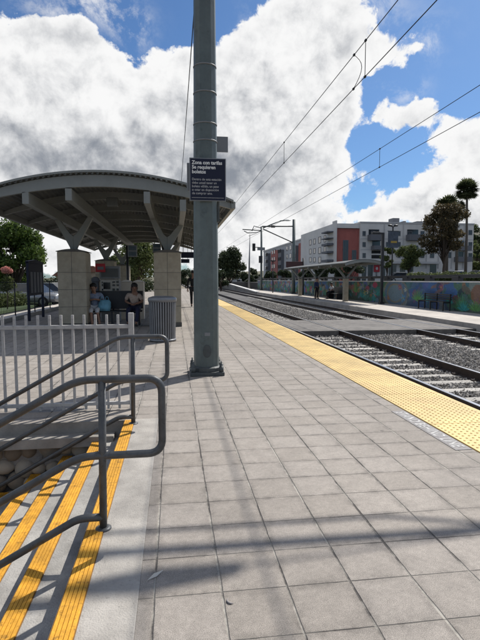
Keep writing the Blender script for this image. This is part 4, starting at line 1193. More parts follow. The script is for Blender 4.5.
# far shelter
def far_shelter():
    y0, y1, xa, xb = 29.5, 47.0, 10.7, 13.3; cx = 12.0
    t = thing('far_shelter', 'small curved roof shelter on the far platform in front of the mural', 'shelter', (cx, 38, -.1))
    zt = 2.72
    def arc(x): return zt - .22 * ((x - cx) / 1.3) ** 2
    m = 14; po = [(xa + (xb - xa) * i / m, arc(xa + (xb - xa) * i / m)) for i in range(m + 1)]
    b = MB(); b.prism(po + [(x, z - .06) for x, z in reversed(po)], 'y', y0, y1); b.build('roof_deck', M['deck'], t)
    for yy in np.arange(y0, y1 + .1, 2.9):
        b = MB(); b.prism([(x, z - .05) for x, z in po] + [(x, z - .2) for x, z in reversed(po)], 'y', yy - .05, yy + .05); b.build('arched_rib', M['steel'], t)
    for yy in (33.0, 40.0, 45.5):
        b = MB(); b.box(cx - .16, cx + .16, yy - .16, yy + .16, -.1, 1.5); p = b.build('pier', M['pier'], t, bevel=.01)
        for s in (-1, 1):
            b = MB(); b.obox((cx, yy, 1.5), (cx + s * .8, yy, arc(cx + s * .8) - .2), .12, .14, up=(0, 1, 0)); b.build('branch_arm', M['steel'], t)
    for s in (-.8, .8):
        b = MB(); b.box(cx + s - .05, cx + s + .05, y0, y1, 2.40, 2.52); b.build('long_beam', M['steel'], t)
far_shelter()
# bench against the mural
t = thing('slatted_bench', 'black slatted bench on the far platform against the mural', 'bench', (13.05, 23.4, -.1))
by0, by1 = on_x(448, 300, 13.05).y, on_x(421, 300, 13.05).y
b = MB()
for k in range(4): b.box(12.82 + k * .1, 12.9 + k * .1, by0, by1, .33, .36)
b.build('seat', M['black'], t)
b = MB()
for k in range(3): b.box(13.22, 13.25, by0, by1, .42 + k * .11, .49 + k * .11)
b.build('backrest', M['black'], t)
for y in (by0 + .1, (by0 + by1) / 2, by1 - .1):
    b = MB(); b.box(12.84, 12.89, y - .025, y + .025, -.1, .33); b.box(13.19, 13.24, y - .025, y + .025, -.1, .72); b.box(12.89, 13.19, y - .025, y + .025, .27, .32); b.build('leg_frame', M['black'], t)
# lamp post on far platform
def lamp(u, vtop, y, arm, lab):
    p = on_y(u, vtop, y)
    t = thing('platform_lamp', lab, 'lamp post', (p.x, y, -.1), 'lamp posts on the far platform')
    b = MB(); b.box(p.x - .075, p.x + .075, y - .075, y + .075, -.1, p.z); b.build('post', M['black'], t, bevel=.01)
    b = MB(); b.box(p.x - .15, p.x + .15, y - .15, y + .15, -.1, .02); b.build('foot', M['black'], t, bevel=.01)
    b = MB(); b.box(p.x - arm, p.x + .075, y - .06, y + .06, p.z - .08, p.z + .02); b.build('arm', M['black'], t)
    b = MB(); b.box(p.x - arm - .05, p.x - arm + .45, y - .14, y + .14, p.z - .06, p.z + .05); b.build('lamp_head', M['black'], t, bevel=.015)
lamp(383, 233, 29, .68, 'black square lamp post with arm to the left in front of the mural')
# station sign on pole
y = 47.5
a, c = on_y(286, 261.5, y), on_y(302.5, 267.5, y)
t = thing('station_sign', 'long dark red sign on a black pole at the end of the far shelter', 'sign', (c.x, y, -.1))
b = MB(); b.box(a.x, c.x, y - .05, y + .05, c.z, a.z); b.build('panel', M['brown'], t, bevel=.01)
b = MB(); b.tube([(c.x + .08, y, -.1), (c.x + .08, y, a.z + .35)], .08, 10); b.build('pole', M['black'], t)
b = MB(); b.box(a.x + .1, a.x + .14, y - .06, y + .06, c.z - .4, c.z); b.build('end_bracket', M['black'], t)
for (u, vt, yb, lab) in ((273, 261, 56.0, 'thin black post farther along the far platform'),):
    p = on_y(u, vt, yb)
    t = thing('thin_post', lab, 'post', (p.x, yb, -.1))
    b = MB(); b.tube([(p.x, yb, -.1), (p.x, yb, p.z)], .06, 8); b.build('pole', M['black'], t)
    b = MB(); b.box(p.x - .35, p.x + .3, yb - .1, yb + .1, p.z - .05, p.z + .08); b.build('lamp_head', M['black'], t)

person('person in dark clothes standing under the far shelter', (on_z(316.5, 299, -.1).x, on_z(316.5, 299, -.1).y, -.1), R(30), standing(.05), M['skinB'],
       [('jacket', M['bluecloth'], 'jacket'), ('trousers', M['blackcloth'], 'trousers')], 'people on the far platform', 'short', .96)
ps = on_x(332, 296, 12.6)
person('person with pale top sitting under the far shelter', (12.6, ps.y, -.1), R(-75), seated(.42, 'lap'), M['skinB'],
       [('top', M['whitecloth'], 'shirt'), ('trousers', M['blackcloth'], 'trousers')], 'people on the far platform', 'short')
t = thing('far_bench', 'dark bench under the far shelter', 'bench', (12.75, ps.y, -.1))
b = MB(); b.box(12.45, 12.95, ps.y - 1.6, ps.y + .8, .3, .35); b.build('seat', M['black'], t)
b = MB(); b.box(12.95, 13.0, ps.y - 1.6, ps.y + .8, .38, .85); b.build('backrest', M['black'], t)
for y in (ps.y - 1.4, ps.y + .6):
    b = MB(); b.box(12.5, 12.95, y - .03, y + .03, -.1, .3); b.build('leg', M['black'], t)

# ------------------------------------------------------------------ distant line equipment
def far_pole(u, vt, x, lab, r=.13, name='overhead_line_pole'):
    p = on_x(u, vt, x)
    t = thing(name, lab, 'pole', (x, p.y, -.1))
    b = MB(); b.tube([(x, p.y, -.4), (x, p.y, p.z)], [r, r * .8], 10); b.build('shaft', M['pole'], t)
    b = MB(); b.box(x - .25, x + .25, p.y - .25, p.y + .25, -.4, .0); b.build('base_plate', M['poledark'], t)
    return t, p
t, p = far_pole(294, 219.5, 12.9, 'thick overhead line pole behind the dark red station sign', .2)
q1, q2, q3 = on_y(262, 226.5, p.y), on_y(280, 221, p.y), on_y(289, 220, p.y)
b = MB(); b.tube([(p.x, p.y, on_y(294, 226.3, p.y).z), q1], .07, 8); b.tube([(p.x, p.y, on_y(294, 243, p.y).z), on_y(263, 229, p.y)], .06, 8); b.build('cantilever_arm', M['poledark'], t)
b = MB(); b.tube([on_y(263, 228, p.y), on_y(280, 221, p.y)], .06, 8); b.tube([on_y(280, 221, p.y), on_y(286, 220.3, p.y)], .06, 8); b.build('lamp_arm', M['pole'], t)
b = MB(); a = on_y(287, 220.3, p.y); b.ball(a, .45, .15, .09, 10, 6); b.build('lamp_head', M['lampglass'], t)
b = MB(); b.tube([on_y(271, 226.4, p.y), on_y(275, 226.4, p.y)], .14, 8); b.build('insulator', M['insul'], t)
t, p = far_pole(261.5, 226.5, 12.6, 'slimmer overhead line pole with signal boxes beyond the far platform', .17)
b = MB(); a = on_y(242.5, 229.5, p.y); c = on_y(262, 230.5, p.y); b.tube([a, c], .07, 8)
b.tube([on_y(244, 231, p.y), on_y(248, 233, p.y), on_y(257, 232.5, p.y), c], .06, 8); b.tube([on_y(252, 231, p.y), on_y(254, 226, p.y), on_y(261, 228, p.y)], .06, 8); b.build('cantilever_arm', M['poledark'], t)
a, c = on_y(258.5, 256, p.y), on_y(262, 263, p.y)
b = MB(); b.box(a.x, c.x, p.y - .5, p.y - .2, c.z, a.z); b.build('control_box', M['black'], t)
a, c = on_y(257, 247.5, p.y), on_y(264.5, 250.5, p.y)
b = MB(); b.box(a.x, c.x, p.y - .35, p.y - .25, c.z, a.z); b.build('sign_panel', M['greysheet'], t)
# railway signal on a mast
yS = 74.0
a = on_y(250, 234, yS)
t = thing('signal_mast', 'slim pale mast with tapered top left of the slimmer line pole', 'mast', (a.x, yS, -.4))
b = MB(); b.tube([(a.x - .15, yS, -.4), (a.x - .1, yS, on_y(250, 262, yS).z), (a.x, yS, a.z)], [.16, .12, .04], 8); b.build('mast_tube', M['greysheet'], t)
b = MB(); b.tube([(a.x - .2, yS, a.z - .3), (a.x + 1.0, yS, a.z + .1)], .04, 6); b.build('cross_arm', M['poledark'], t)
a, c = on_y(252.4, 243.5, 66), on_y(255.2, 251, 66)
t = thing('traffic_signal', 'black three lamp signal head hanging beside the slimmer line pole', 'signal', ((a.x + c.x) / 2, 66, c.z))
b = MB(); b.box(a.x, c.x, 65.8, 66.1, c.z, a.z); b.build('housing', M['black'], t, bevel=.03)
for k in range(3):
    zc = c.z + (a.z - c.z) * (k + .5) / 3; xm = (a.x + c.x) / 2
    b = MB(); b.tube([(xm, 65.8, zc), (xm, 65.55, zc)], .13, 10); b.build('lens_hood', M['black'], t)
b = MB(); b.tube([(c.x, 66, (a.z + c.z) / 2), (on_y(261, 247, 66).x, 66, (a.z + c.z) / 2)], .05, 6); b.build('mount_arm', M['black'], t)
# banner lamp post on the street
yB = 46.0
p = on_y(393, 226, yB)
t = thing('banner_post', 'street lamp post with twin heads and a dark yellow banner before the white building', 'lamp post', (p.x, yB, 1.0))
b = MB(); b.tube([(p.x, yB, 1.0), (p.x, yB, p.z)], .07, 8); b.build('post', M['black'], t)
for s in (-1, 1):
    b = MB(); b.ball((p.x + s * .3, yB, p.z + .05), .25, .14, .10, 10, 6); b.build('lamp_head', M['black'], t)
    b = MB(); b.tube([(p.x, yB, p.z - .1), (p.x + s * .3, yB, p.z)], .035, 6); b.build('lamp_bracket', M['black'], t)
a, c = on_y(387.5, 231.5, yB), on_y(397.2, 248, yB)
b = MB(); b.box(a.x, c.x, yB - .16, yB - .14, c.z, a.z); bn = b.build('banner', mat('banner_blue_grey', (.07, .085, .11), .8, var=.4, scale=3), t)
b = MB(); b.box(a.x + .3, c.x - .12, yB - .168, yB - .159, c.z + (a.z - c.z) * .30, c.z + (a.z - c.z) * .42); child(b.build('yellow_stripe', mat('banner_yellow', (.40, .27, .06), .8), t), bn)
b = MB(); b.box(a.x - .06, c.x + .06, yB - .17, yB - .13, a.z, a.z + .06); b.build('banner_arm', M['black'], t)

# ramp wall at the end of the far platform
t = thing('ramp_wall', 'sloping pale topped ramp wall beyond the end of the far platform', 'ramp', (11.5, 72, -.4))
a, c = on_x(263, 291, 10.4), on_x(238.5, 281.5, 10.4)
b = MB(); b.prism([(60, -.45), (105, -.45), (105, 1.0), (60, -.15)], 'x', 10.2, 10.5); b.build('wall', M['curb'], t)
b = MB(); b.prism([(59.9, -.15), (105, 1.0), (105, 1.12), (59.9, -.03)], 'x', 10.1, 10.6); b.build('coping', M['cap'], t)

# ------------------------------------------------------------------ buildings
def windows(t, plane, lst, d, axis='y'):
    """lst of (u0,v0,u1,v1) pixel rects; put framed windows on the facade plane"""
    for (u0, v0, u1, v1) in lst:
        if axis == 'y':
            a, c = on_y(u0, v0, plane), on_y(u1, v1, plane); x0, x1 = sorted((a.x, c.x)); z0, z1 = c.z, a.z
            b = MB(); f = .09
            b.box(x0, x1, plane - .06, plane + .02, z0, z0 + f); b.box(x0, x1, plane - .06, plane + .02, z1 - f, z1)
            b.box(x0, x0 + f, plane - .06, plane + .02, z0 + f, z1 - f); b.box(x1 - f, x1, plane - .06, plane + .02, z0 + f, z1 - f)
            xm = (x0 + x1) / 2; b.box(xm - .035, xm + .035, plane - .05, plane + .02, z0 + f, z1 - f)
            w = b.build('window', M['balcony'], t)
            b = MB(); b.box(x0 + .01, x1 - .01, plane - .03, plane - .002, z0 + .01, z1 - .01); child(b.build('pane', M['glass'], t), w)
        else:
            a, c = on_x(u0, v0, plane), on_x(u1, v1, plane); y0, y1 = sorted((a.y, c.y)); z0, z1 = min(c.z, a.z), max(a.z, c.z)
            b = MB(); f = .1
            b.box(plane - .06, plane + .02, y0, y1, z0, z0 + f); b.box(plane - .06, plane + .02, y0, y1, z1 - f, z1)
            b.box(plane - .06, plane + .02, y0, y0 + f, z0 + f, z1 - f); b.box(plane - .06, plane + .02, y1 - f, y1, z0 + f, z1 - f)
            w = b.build('window', M['balcony'], t)
            b = MB(); b.box(plane - .03, plane - .002, y0 + .01, y1 - .01, z0 + .01, z1 - .01); child(b.build('pane', M['glass'], t), w)
YF = 84.0
pL, pM, pR = on_y(336, 222.5, YF), on_y(360.5, 223, YF), on_y(474, 223.5, YF)
ztop = pM.z; zg = 1.0
t = thing('apartment_building', 'long white four storey apartment building with a red recessed corner', 'building', (pM.x, YF, zg))
b = MB(); b.box(pM.x, pR.x, YF, YF + 18, zg - .2, ztop); b.box(pL.x + 3, pM.x - .01, YF + 2.0, YF + 18, zg - .2, ztop - .5)
b.box(pL.x, pL.x + 2.99, YF + 2.0, YF + 24, zg - .2, ztop - .02)
b.build('wall', M['stucco'], t)
for v_ in (239, 250):
    zz = on_y(400, v_, YF).z; b = MB(); b.box(pM.x + .1, pR.x, YF - .03, YF - .002, zz - .05, zz + .05); b.build('floor_band', M['stucco2'], t)
for u_ in (384, 403, 427, 439, 452, 464):
    xx = on_y(u_, 240, YF).x; b = MB(); b.box(xx - .06, xx + .06, YF - .12, YF - .002, zg + 2.5, ztop); b.build('downpipe', M['stucco2'], t)
b = MB(); b.box(pM.x - .1, pR.x + .1, YF - .1, YF + 18, ztop, ztop + .25); b.build('parapet', M['stucco2'], t)
b = MB(); b.box(pL.x, pL.x + .22, YF, YF + 1.99, zg, ztop + .4); b.box(pL.x + .22, pM.x - .01, YF + .2, YF + 1.99, ztop - .9, ztop - .1); b.build('corner_frame', M['stucco'], t)
b = MB(); b.box(pL.x + .23, pM.x - .02, YF + .5, YF + 1.98, zg + .2, ztop - .95); b.build('red_panel', M['red'], t)
windows(t, YF + .48, [(343, 240, 348, 262), (352, 250, 356, 266)], 0)
windows(t, YF, [(362.5, 231, 365.6, 236), (362.5, 242, 365.6, 247), (397.4, 231, 400.4, 236), (397.4, 242, 400.4, 247), (407.5, 231, 412, 235), (420.5, 242, 424.3, 247), (420.5, 231, 424.3, 235.5),
               (371, 231, 375, 235), (430, 242, 434, 247), (447, 230, 451, 235), (447, 252, 451, 258), (468.5, 230, 472, 235), (468.5, 242, 472, 247.5), (468.5, 253, 472, 258.5), (447, 242, 450, 247), (386, 242, 390, 247),
               (408, 246, 413, 251), (430, 253, 434, 258), (420.5, 253, 424.3, 258), (362.5, 253, 365.6, 258), (397.4, 253, 400.4, 258)], 0)
for (u0, u1, v0, v1) in ((367.5, 380, 235, 241), (406, 419, 235, 241), (454.5, 467, 246, 251), (454, 467.5, 257, 262), (371, 381, 246, 250), (406, 419, 251, 256)):
    a, c = on_y(u0, v0, YF), on_y(u1, v1, YF)
    b = MB(); b.box(a.x, c.x, YF - 1.5, YF - 1.42, c.z, a.z); b.box(a.x, a.x + .08, YF - 1.42, YF - .01, c.z, a.z); b.box(c.x - .08, c.x, YF - 1.42, YF - .01, c.z, a.z); b.box(a.x + .08, c.x - .08, YF - 1.42, YF - .01, c.z, c.z + .15)
    bl = b.build('balcony', M['balcony'], t)
    b = MB(); b.box(a.x + .2, c.x - .2, YF - .02, YF - .004, a.z, a.z + 1.0); child(b.build('balcony_door', M['glass'], t), bl)
for (u0, u1) in ((371.5, 380.5),):
    for (v0, v1) in ((250.5, 253.5), (255, 258.5)):
        a, c = on_y(u0, v0, YF), on_y(u1, v1, YF)
        b = MB(); b.box(a.x, c.x, YF - .05, YF - .004, c.z, a.z); b.build('loggia_opening', M['dark'], t)
for (u0, u1) in ((362, 366), (368, 372.5), (381, 385), (389, 396), (400, 405), (409, 413), (430, 436)):
    a, c = on_y(u0, 264.5, YF), on_y(u1, 276, YF)
    b = MB(); b.box(a.x, c.x, YF - .05, YF - .004, zg, a.z); b.build('shopfront', M['glass'], t)
a, c = on_y(361, 261.5, YF), on_y(437, 264, YF)
b = MB(); b.box(a.x, c.x, YF - 1.2, YF - .01, c.z, a.z); b.build('ground_floor_canopy', M['stucco2'], t)
for (u0, u1, v0, dz) in ((393, 399.5, 218, 1.0), (404, 406, 221, .4), (417, 423, 221.2, .4)):
    a = on_y(u0, v0, YF + 6); c = on_y(u1, v0, YF + 6)
    b = MB(); b.box(a.x, c.x, YF + 6, YF + 8, ztop + .2, a.z); b.build('roof_unit', M['balcony'], t)
# left wing windows and balconies on the side facing the tracks
XS = pL.x
windows(t, XS, [(309.5, 240 + 0, 311.5, 245), (313.5, 239, 315.5, 244), (318.5, 237, 321, 243), (309.5, 249, 311.5, 254), (313.5, 248.5, 315.5, 253.5), (318.5, 247.5, 321, 253.5), (309.5, 257.5, 311.5, 262), (313.5, 257.5, 315.5, 262), (318.5, 257, 321, 263), (324, 235.5, 326, 242), (324, 246.5, 326, 252.5)], 0, 'x')
for (v0, v1) in ((231, 234), (237.5, 240), (243, 246.5), (251, 254), (259.5, 262.5)):
    a, c = on_x(333.5, v0, XS), on_x(327.5, v1, XS)
    b = MB(); b.box(XS - 1.2, XS - .01, min(a.y, c.y), max(a.y, c.y), min(a.z, c.z), max(a.z, c.z)); b.build('balcony', M['balcony'], t)
# red square shop sign on the ground floor
a, c = on_y(374, 265, YF - .15), on_y(379.6, 272, YF - .15)
t = thing('red_shop_sign', 'bright red square sign at street level of the white apartment building', 'sign', (a.x, YF - .15, c.z))
b = MB(); b.box(a.x, c.x, YF - .2, YF - .1, c.z, a.z); b.build('panel', M['redsign'], t, bevel=.02)
b = MB(); m_ = (a.x + c.x) / 2; b.lathe(m_, YF - .15, [(.1, c.z - .9), (.1, c.z)], 8); b.build('support', M['greysheet'], t)
b = MB(); b.ball((m_, YF - .2, c.z + (a.z - c.z) * .5), .22, .03, .28, 12, 8); b.build('pale_emblem', M['stucco'], t)
# second apartment building
XB = 31.0
a, c = on_x(304, 239.5, XB), on_x(263.5, 251.5, XB)
zb = (a.z + c.z) / 2
t = thing('farther_apartment_building', 'farther white and dark red apartment building left of the long white one', 'building', (XB, a.y, zg))
ya, yc = a.y, c.y
b = MB(); b.box(XB, XB + 16, ya, yc, zg - .2, zb); b.build('wall', M['stucco2'], t)
b = MB(); b.box(XB - .15, XB + 16, ya - .1, yc + .1, zb, zb + .35); b.build('parapet', M['stucco'], t)
def yx(u): return on_x(u, 260, XB).y
for (u0, u1) in ((278.5, 271.8), (305, 299.5)):
    b = MB(); b.box(XB - .3, XB - .004, yx(u0), yx(u1), zg + .5, zb - .8); b.build('red_panel', M['red'], t)
for (u0, u1) in ((270.5, 268.5), (284, 281), (299, 296)):
    b = MB(); b.box(XB - .9, XB - .004, yx(u0), yx(u1), zg + 1, zb - 1.2); rc = b.build('balcony_bay', M['balcony'], t)
    for q in range(4):
        b = MB(); z = zg + 1.6 + q * 2.2; b.box(XB - 1.0, XB - .9, yx(u0), yx(u1), z, z + .9); child(b.build('balcony_rail', M['dark'], t), rc)
for (u0, u1) in ((266.5, 265.3), (280, 279.2), (288, 286.4), (291.5, 289.8), (295.2, 293.4), (276, 275), (274, 273)):
    for q in range(4):
        z = zg + 1.8 + q * 2.2
        b = MB(); b.box(XB - (.36 if 271.5 < u0 < 278.6 else .06), XB - .005, yx(u0), yx(u1), z, z + 1.3); w = b.build('window', M['balcony'], t)
        b = MB(); k = .37 if 271.5 < u0 < 278.6 else .07; b.box(XB - k - .01, XB - k + .008, yx(u0) + .15, yx(u1) - .15, z + .12, z + 1.18); child(b.build('pane', M['glass'], t), w)
# two houses seen left under the shelter and low buildings beyond the tracks
def house(u0, u1, vt, vr, y, zb, lab, wall, roof, depth=9):
    a, c = on_y(u0, vt, y), on_y(u1, vt, y)
    t = thing('house', lab, 'house', ((a.x + c.x) / 2, y, zb))
    b = MB(); b.box(a.x, c.x, y, y + depth, zb, a.z); b.build('wall', wall, t)
    zr = on_y(u0, vr, y).z
    b = MB(); b.prism([(a.x - .5, a.z), (c.x + .5, a.z), (c.x - (c.x - a.x) * .3, zr), (a.x + (c.x - a.x) * .3, zr)], 'y', y - .4, y + depth + .4); b.build('roof', roof, t)
    n = max(2, int((c.x - a.x) / 2.6))
    for k in range(n):
        x = a.x + (c.x - a.x) * (k + .5) / n; zc = zb + (a.z - zb) * .55
        b = MB(); b.box(x - .55, x + .55, y - .06, y + .01, zc - .55, zc + .55); w = b.build('window', M['white'], t)
        b = MB(); b.box(x - .45, x + .45, y - .075, y - .05, zc - .45, zc + .45); child(b.build('pane', M['glass'], t), w)
house(82, 99, 272, 266, 62, -.5, 'tan house with clay roof seen between the two shelter piers', M['tan'], M['roofred'])
house(56, 66, 276, 271, 70, -.5, 'tan house with clay roof seen left of the left shelter pier', M['tan'], M['roofred'])
house(236, 247, 277, 273, 120, -.5, 'low grey house beyond the end of the tracks', M['stucco2'], M['curb'])
house(248, 262, 280, 275.5, 108, -.5, 'long low pale house beside the slimmer line pole', M['cream'], M['curb'])

# ------------------------------------------------------------------ vegetation
def foliage(name, centers, radii, n, size, m, parent, seed, flat=.75, shell=.55):
    q = np.random.default_rng(seed)
    c = np.array(centers, float); r = np.array(radii, float)
    w = r ** 2; idx = q.choice(len(c), n, p=w / w.sum())
    d = q.normal(size=(n, 3)); d /= np.linalg.norm(d, axis=1)[:, None]
    rad = (shell + (1 - shell) * q.uniform(0, 1, n)) * q.uniform(.82, 1.12, n)
    p = c[idx] + d * (r[idx] * rad)[:, None] * np.array([1, 1, flat])
    a = q.normal(size=(n, 3)) + d * .6; a /= np.linalg.norm(a, axis=1)[:, None]
    b = np.cross(a, q.normal(size=(n, 3))); b /= np.linalg.norm(b, axis=1)[:, None] + 1e-9
    e = np.cross(a, b)
    s = size * q.uniform(.55, 1.3, n)[:, None]
    v = np.stack([p - b * s, p + e * s * .5, p + b * s, p - e * s * .5], 1).reshape(-1, 3)
    f = np.arange(n * 4).reshape(n, 4)
    return npmesh(name, v, f, m, parent)
def tree(lab, base, h, cr, m, seed, n=6000, leaf=.16, trunk_h=.35, tr=.16, blobs=16, flat=.8, group=None, stretch=1.0, name='leafy_tree'):
    q = random.Random(seed)
    t = thing(name, lab, 'tree', base, group)
    bx, by, bz = base
    th = h * trunk_h; cz = bz + th + (h - th) * .5; ch = (h - th) * .5
    b = MB(); b.tube([(bx, by, bz - .1), (bx + q.uniform(-.1, .1) * tr * 5, by, bz + th * .6), (bx + q.uniform(-.2, .2), by, bz + th), (bx, by, cz + ch * .3)], [tr, tr * .8, tr * .7, tr * .25], 9)
    cs, rs = [], []
    for k in range(blobs):
        th_ = q.uniform(0, 6.28); zz = q.uniform(-.8, .85); rr = math.sqrt(max(0, 1 - zz * zz)) * q.uniform(.35, .8)
        p = (bx + math.cos(th_) * rr * cr * stretch, by + math.sin(th_) * rr * cr, cz + zz * ch * .82)
        cs.append(p); rs.append(cr * q.uniform(.24, .42))
        b.tube([(bx, by, bz + th * q.uniform(.75, 1.1)), ((bx + p[0]) / 2, (by + p[1]) / 2, (bz + th + p[2]) / 2 + .1), p], [tr * .35, tr * .22, tr * .08], 5)
    b.build('trunk', M['bark'], t)
    foliage('crown', cs, rs, n, leaf, m, t, seed, flat)
    return t
def at(u, v, y): return on_y(u, v, y)
p = at(14, 285, 36)
tree('big deep green tree at the left edge beyond the timetable board', (p.x, 36, -.2), 5.75, 2.5, M['leafA'], 11, 16000, .13, .14, .22, 30, .9)
p = at(-16, 285, 40)
tree('deep green tree mostly cut off by the left edge', (p.x, 40, -.2), 5.2, 2.6, M['leafA'], 12, 9000, .14, .15, .2, 22)
p = at(136, 290, 40)
tree('olive green tree seen under the shelter roof between the piers', (p.x, 40, -.3), 5.4, 2.5, M['leafB'], 13, 12000, .11, .2, .15, 26, .95)
p = at(118, 290, 52)
tree('smaller olive tree behind the ticket machine', (p.x, 52, -.3), 4.6, 1.5, M['leafB'], 14, 5000, .11, .2, .13, 16)
p = at(229, 290, 92)
tree('dark tree at the far end of the tracks right of the thick pole', (p.x, 92, -.6), 8.3, 3.4, M['leafD'], 15, 12000, .20, .12, .25, 26, .9)
for (u, vt, y, lab, m, cr, sd_) in ((247, 263, 110, 'small dark tree left of the signal mast base', 'leafD', 2.0, 16), (256, 269, 112, 'low dark tree under the signal head', 'leafD', 2.0, 17), (221, 268, 80, 'dark shrub close behind the thick pole at track end', 'leafD', 1.4, 18),
                            (252, 272, 96, 'low dark shrub at the ramp wall', 'leafD', 1.6, 28), (207, 268, 100, 'dark tree hidden mostly by the thick pole', 'leafD', 2.6, 29), (198, 270, 110, 'distant dark tree beyond the walking person', 'leafD', 2.6, 30), (186, 270, 118, 'distant dark tree beyond the hanging signs', 'leafD', 3.0, 31)):
    p = at(u, vt, y)
    tree(lab, (p.x, y, -.6), p.z + .6, cr, M[m], sd_, 4500, .17, .1, .15, 14, .9)
# trees in front of the white building
p = at(443, 270, 60)
tree('broad olive and russet tree in front of the white building', (p.x, 60, 1.0), at(443, 200, 60).z - 1.0, 3.2, M['leafC'], 23, 9500, .17, .30, .20, 26, .75, stretch=.95)
p = at(408, 272, 62)
tree('small bushy green street tree in front of the white building', (p.x, 62, 1.0), at(408, 243, 62).z - 1.0, 2.1, M['leafB'], 20, 7000, .13, .3, .12, 18)
p = at(387, 272, 58)
tree('narrow green street tree behind the banner', (p.x, 58, 1.0), at(387, 245, 58).z - 1.0, 1.1, M['leafB'], 21, 3500, .12, .3, .1, 12)
for (u, y, vt, cr, sd_, lab) in ((352, 70, 262, 1.8, 22, 'dark shrubby tree under the red corner of the white building'), (338, 74, 264, 1.6, 23, 'dark low tree behind the far shelter roof'), (322, 76, 266, 1.7, 24, 'dark low tree left of the far shelter roof'),
                             (306, 80, 268, 1.5, 25, 'dark low tree right of the station sign'), (284, 86, 270, 1.5, 26, 'dark low tree below the station sign'), (271, 92, 271, 1.6, 27, 'dark low tree left of the thin black post')):
    p = at(u, vt, y); tree(lab, (p.x, y, 1.0), p.z - 1.0, cr, M['leafD'], sd_, 3500, .14, .12, .12, 12, .9)
# hedges
def hedge(lab, pts, w, h, z, m, n, leaf, seed):
    t = thing('hedge', lab, 'hedge', (pts[0][0], pts[0][1], z))
    q = random.Random(seed); cs, rs = [], []
    L = math.dist(pts[0], pts[1]); k = int(L / (w * .6))
    for i in range(k + 1):
        f = i / k; cs.append((pts[0][0] + (pts[1][0] - pts[0][0]) * f, pts[0][1] + (pts[1][1] - pts[0][1]) * f, z + h * .5 + q.uniform(-.05, .05))); rs.append(w * .6)
    b = MB()
    for c in cs: b.tube([(c[0], c[1], z - .05), (c[0], c[1], z + h * .6)], .03, 5)
    b.build('stems', M['bark'], t)
    foliage('leaves', cs, rs, n, leaf, m, t, seed, h / (1.2 * w), .4)
a, c = at(413, 275, 42), at(492, 275, 38)
hedge('long trimmed green hedge above the right end of the mural', ((a.x, 42), (c.x, 38)), 1.1, 1.15, 1.0, M['leafB'], 14000, .075, 40)
a, c = at(-20, 292, 27), at(20, 292, 31)
hedge('green hedge across the street at the left edge', ((a.x, 27), (c.x, 31)), .8, 1.0, -.28, M['leafB'], 7000, .07, 41)
a, c = at(22, 290, 44), at(150, 290, 60)
hedge('dark hedge line behind the timetable board and shelter', ((a.x, 44), (c.x, 60)), 1.4, 2.0, -.28, M['leafD'], 12000, .12, 42)
p = at(6, 270, 27)
t = thing('flowering_bush', 'pink flowering bush at the left edge below the big tree', 'bush', (p.x, 27, -.28))
b = MB(); b.tube([(p.x, 27, -.3), (p.x + .05, 27, p.z - .1)], .03, 6); b.build('stem', M['bark'], t)
foliage('blossom', [(p.x, 27, p.z), (p.x + .18, 27, p.z - .05)], [.26, .18], 900, .05, M['flower'], t, 50)
foliage('leaves', [(p.x + .05, 27, p.z - .5), (p.x + .2, 27, p.z - .8), (p.x - .1, 27, p.z - .9)], [.3, .32, .35], 1200, .06, M['leafB'], t, 51)
# palms
def palm(lab, u, v_head, y, fr, nf, seed, shag=0):
    q = random.Random(seed); p = at(u, v_head, y); base = (p.x + .3, y, 1.0)
    t = thing('palm_tree', lab, 'palm tree', base, 'palm trees')
    b = MB(); H = p.z - 1.0
    b.tube([(base[0], y, .9), (base[0] - .05, y, 1 + H * .5), (p.x, y, p.z)], [.26, .2, .17], 10); b.build('trunk', M['palmbark'], t)
    V, Fc = [], []
    for k in range(nf):
        az = q.uniform(0, 6.28); el = q.uniform(-.9, 1.35) if not shag else q.uniform(-1.5, 1.2); ln = fr * q.uniform(.8, 1.1)
        d = Vector((math.cos(az) * math.cos(el), math.sin(az) * math.cos(el), math.sin(el))); sd = Vector((-math.sin(az), math.cos(az), 0))
        c = Vector((p.x, y, p.z)) + d * ln * .38 - Vector((0, 0, .05 * fr))
        b2 = MB()
        # fan leaf: petiole and blades
        stem0 = Vector((p.x, y, p.z)); V0 = len(V)
        V += [stem0 + sd * .02, stem0 - sd * .02, c - sd * .02, c + sd * .02]; Fc.append((V0, V0 + 1, V0 + 2, V0 + 3))
        upv = sd.cross(d)
        for j in range(11):
            a = -1.25 + 2.5 * j / 10; dd = (d * math.cos(a) + sd * math.sin(a)); tip = c + dd * ln * .62 - Vector((0, 0, abs(a) * .06 * fr + .1 * fr * q.random())); wv = (sd * math.cos(a) - d * math.sin(a)) * (.075 * fr)
            V0 = len(V); mid = c + (tip - c) * .5
            V += [c, mid + wv, tip, mid - wv]; Fc.append((V0, V0 + 1, V0 + 2, V0 + 3))
    npmesh('crown', np.array([tuple(v) for v in V]), np.array(Fc), M['leafP'], t)
    foliage('inner_fronds', [(p.x, y, p.z - .05), (p.x, y, p.z - .5)], [fr * .42, fr * .30], 700, .20, M['leafP'], t, seed + 9, .9, .1)
    if shag:
        foliage('dead_skirt', [(p.x, y, p.z - .9), (p.x, y, p.z - 1.6)], [.75, .55], 900, .22, M['leafC'], t, seed, 1.3)
palm('taller palm with a round fan crown at the right above the broad russet tree', 467, 189, 74, 2.15, 90, 60)
palm('shorter shaggy palm just left of the taller palm', 447, 207, 70, 2.4, 90, 61, 1)
palm('shorter shaggy palm between the taller palm and the white building roof', 457, 209, 76, 2.0, 70, 62, 1)
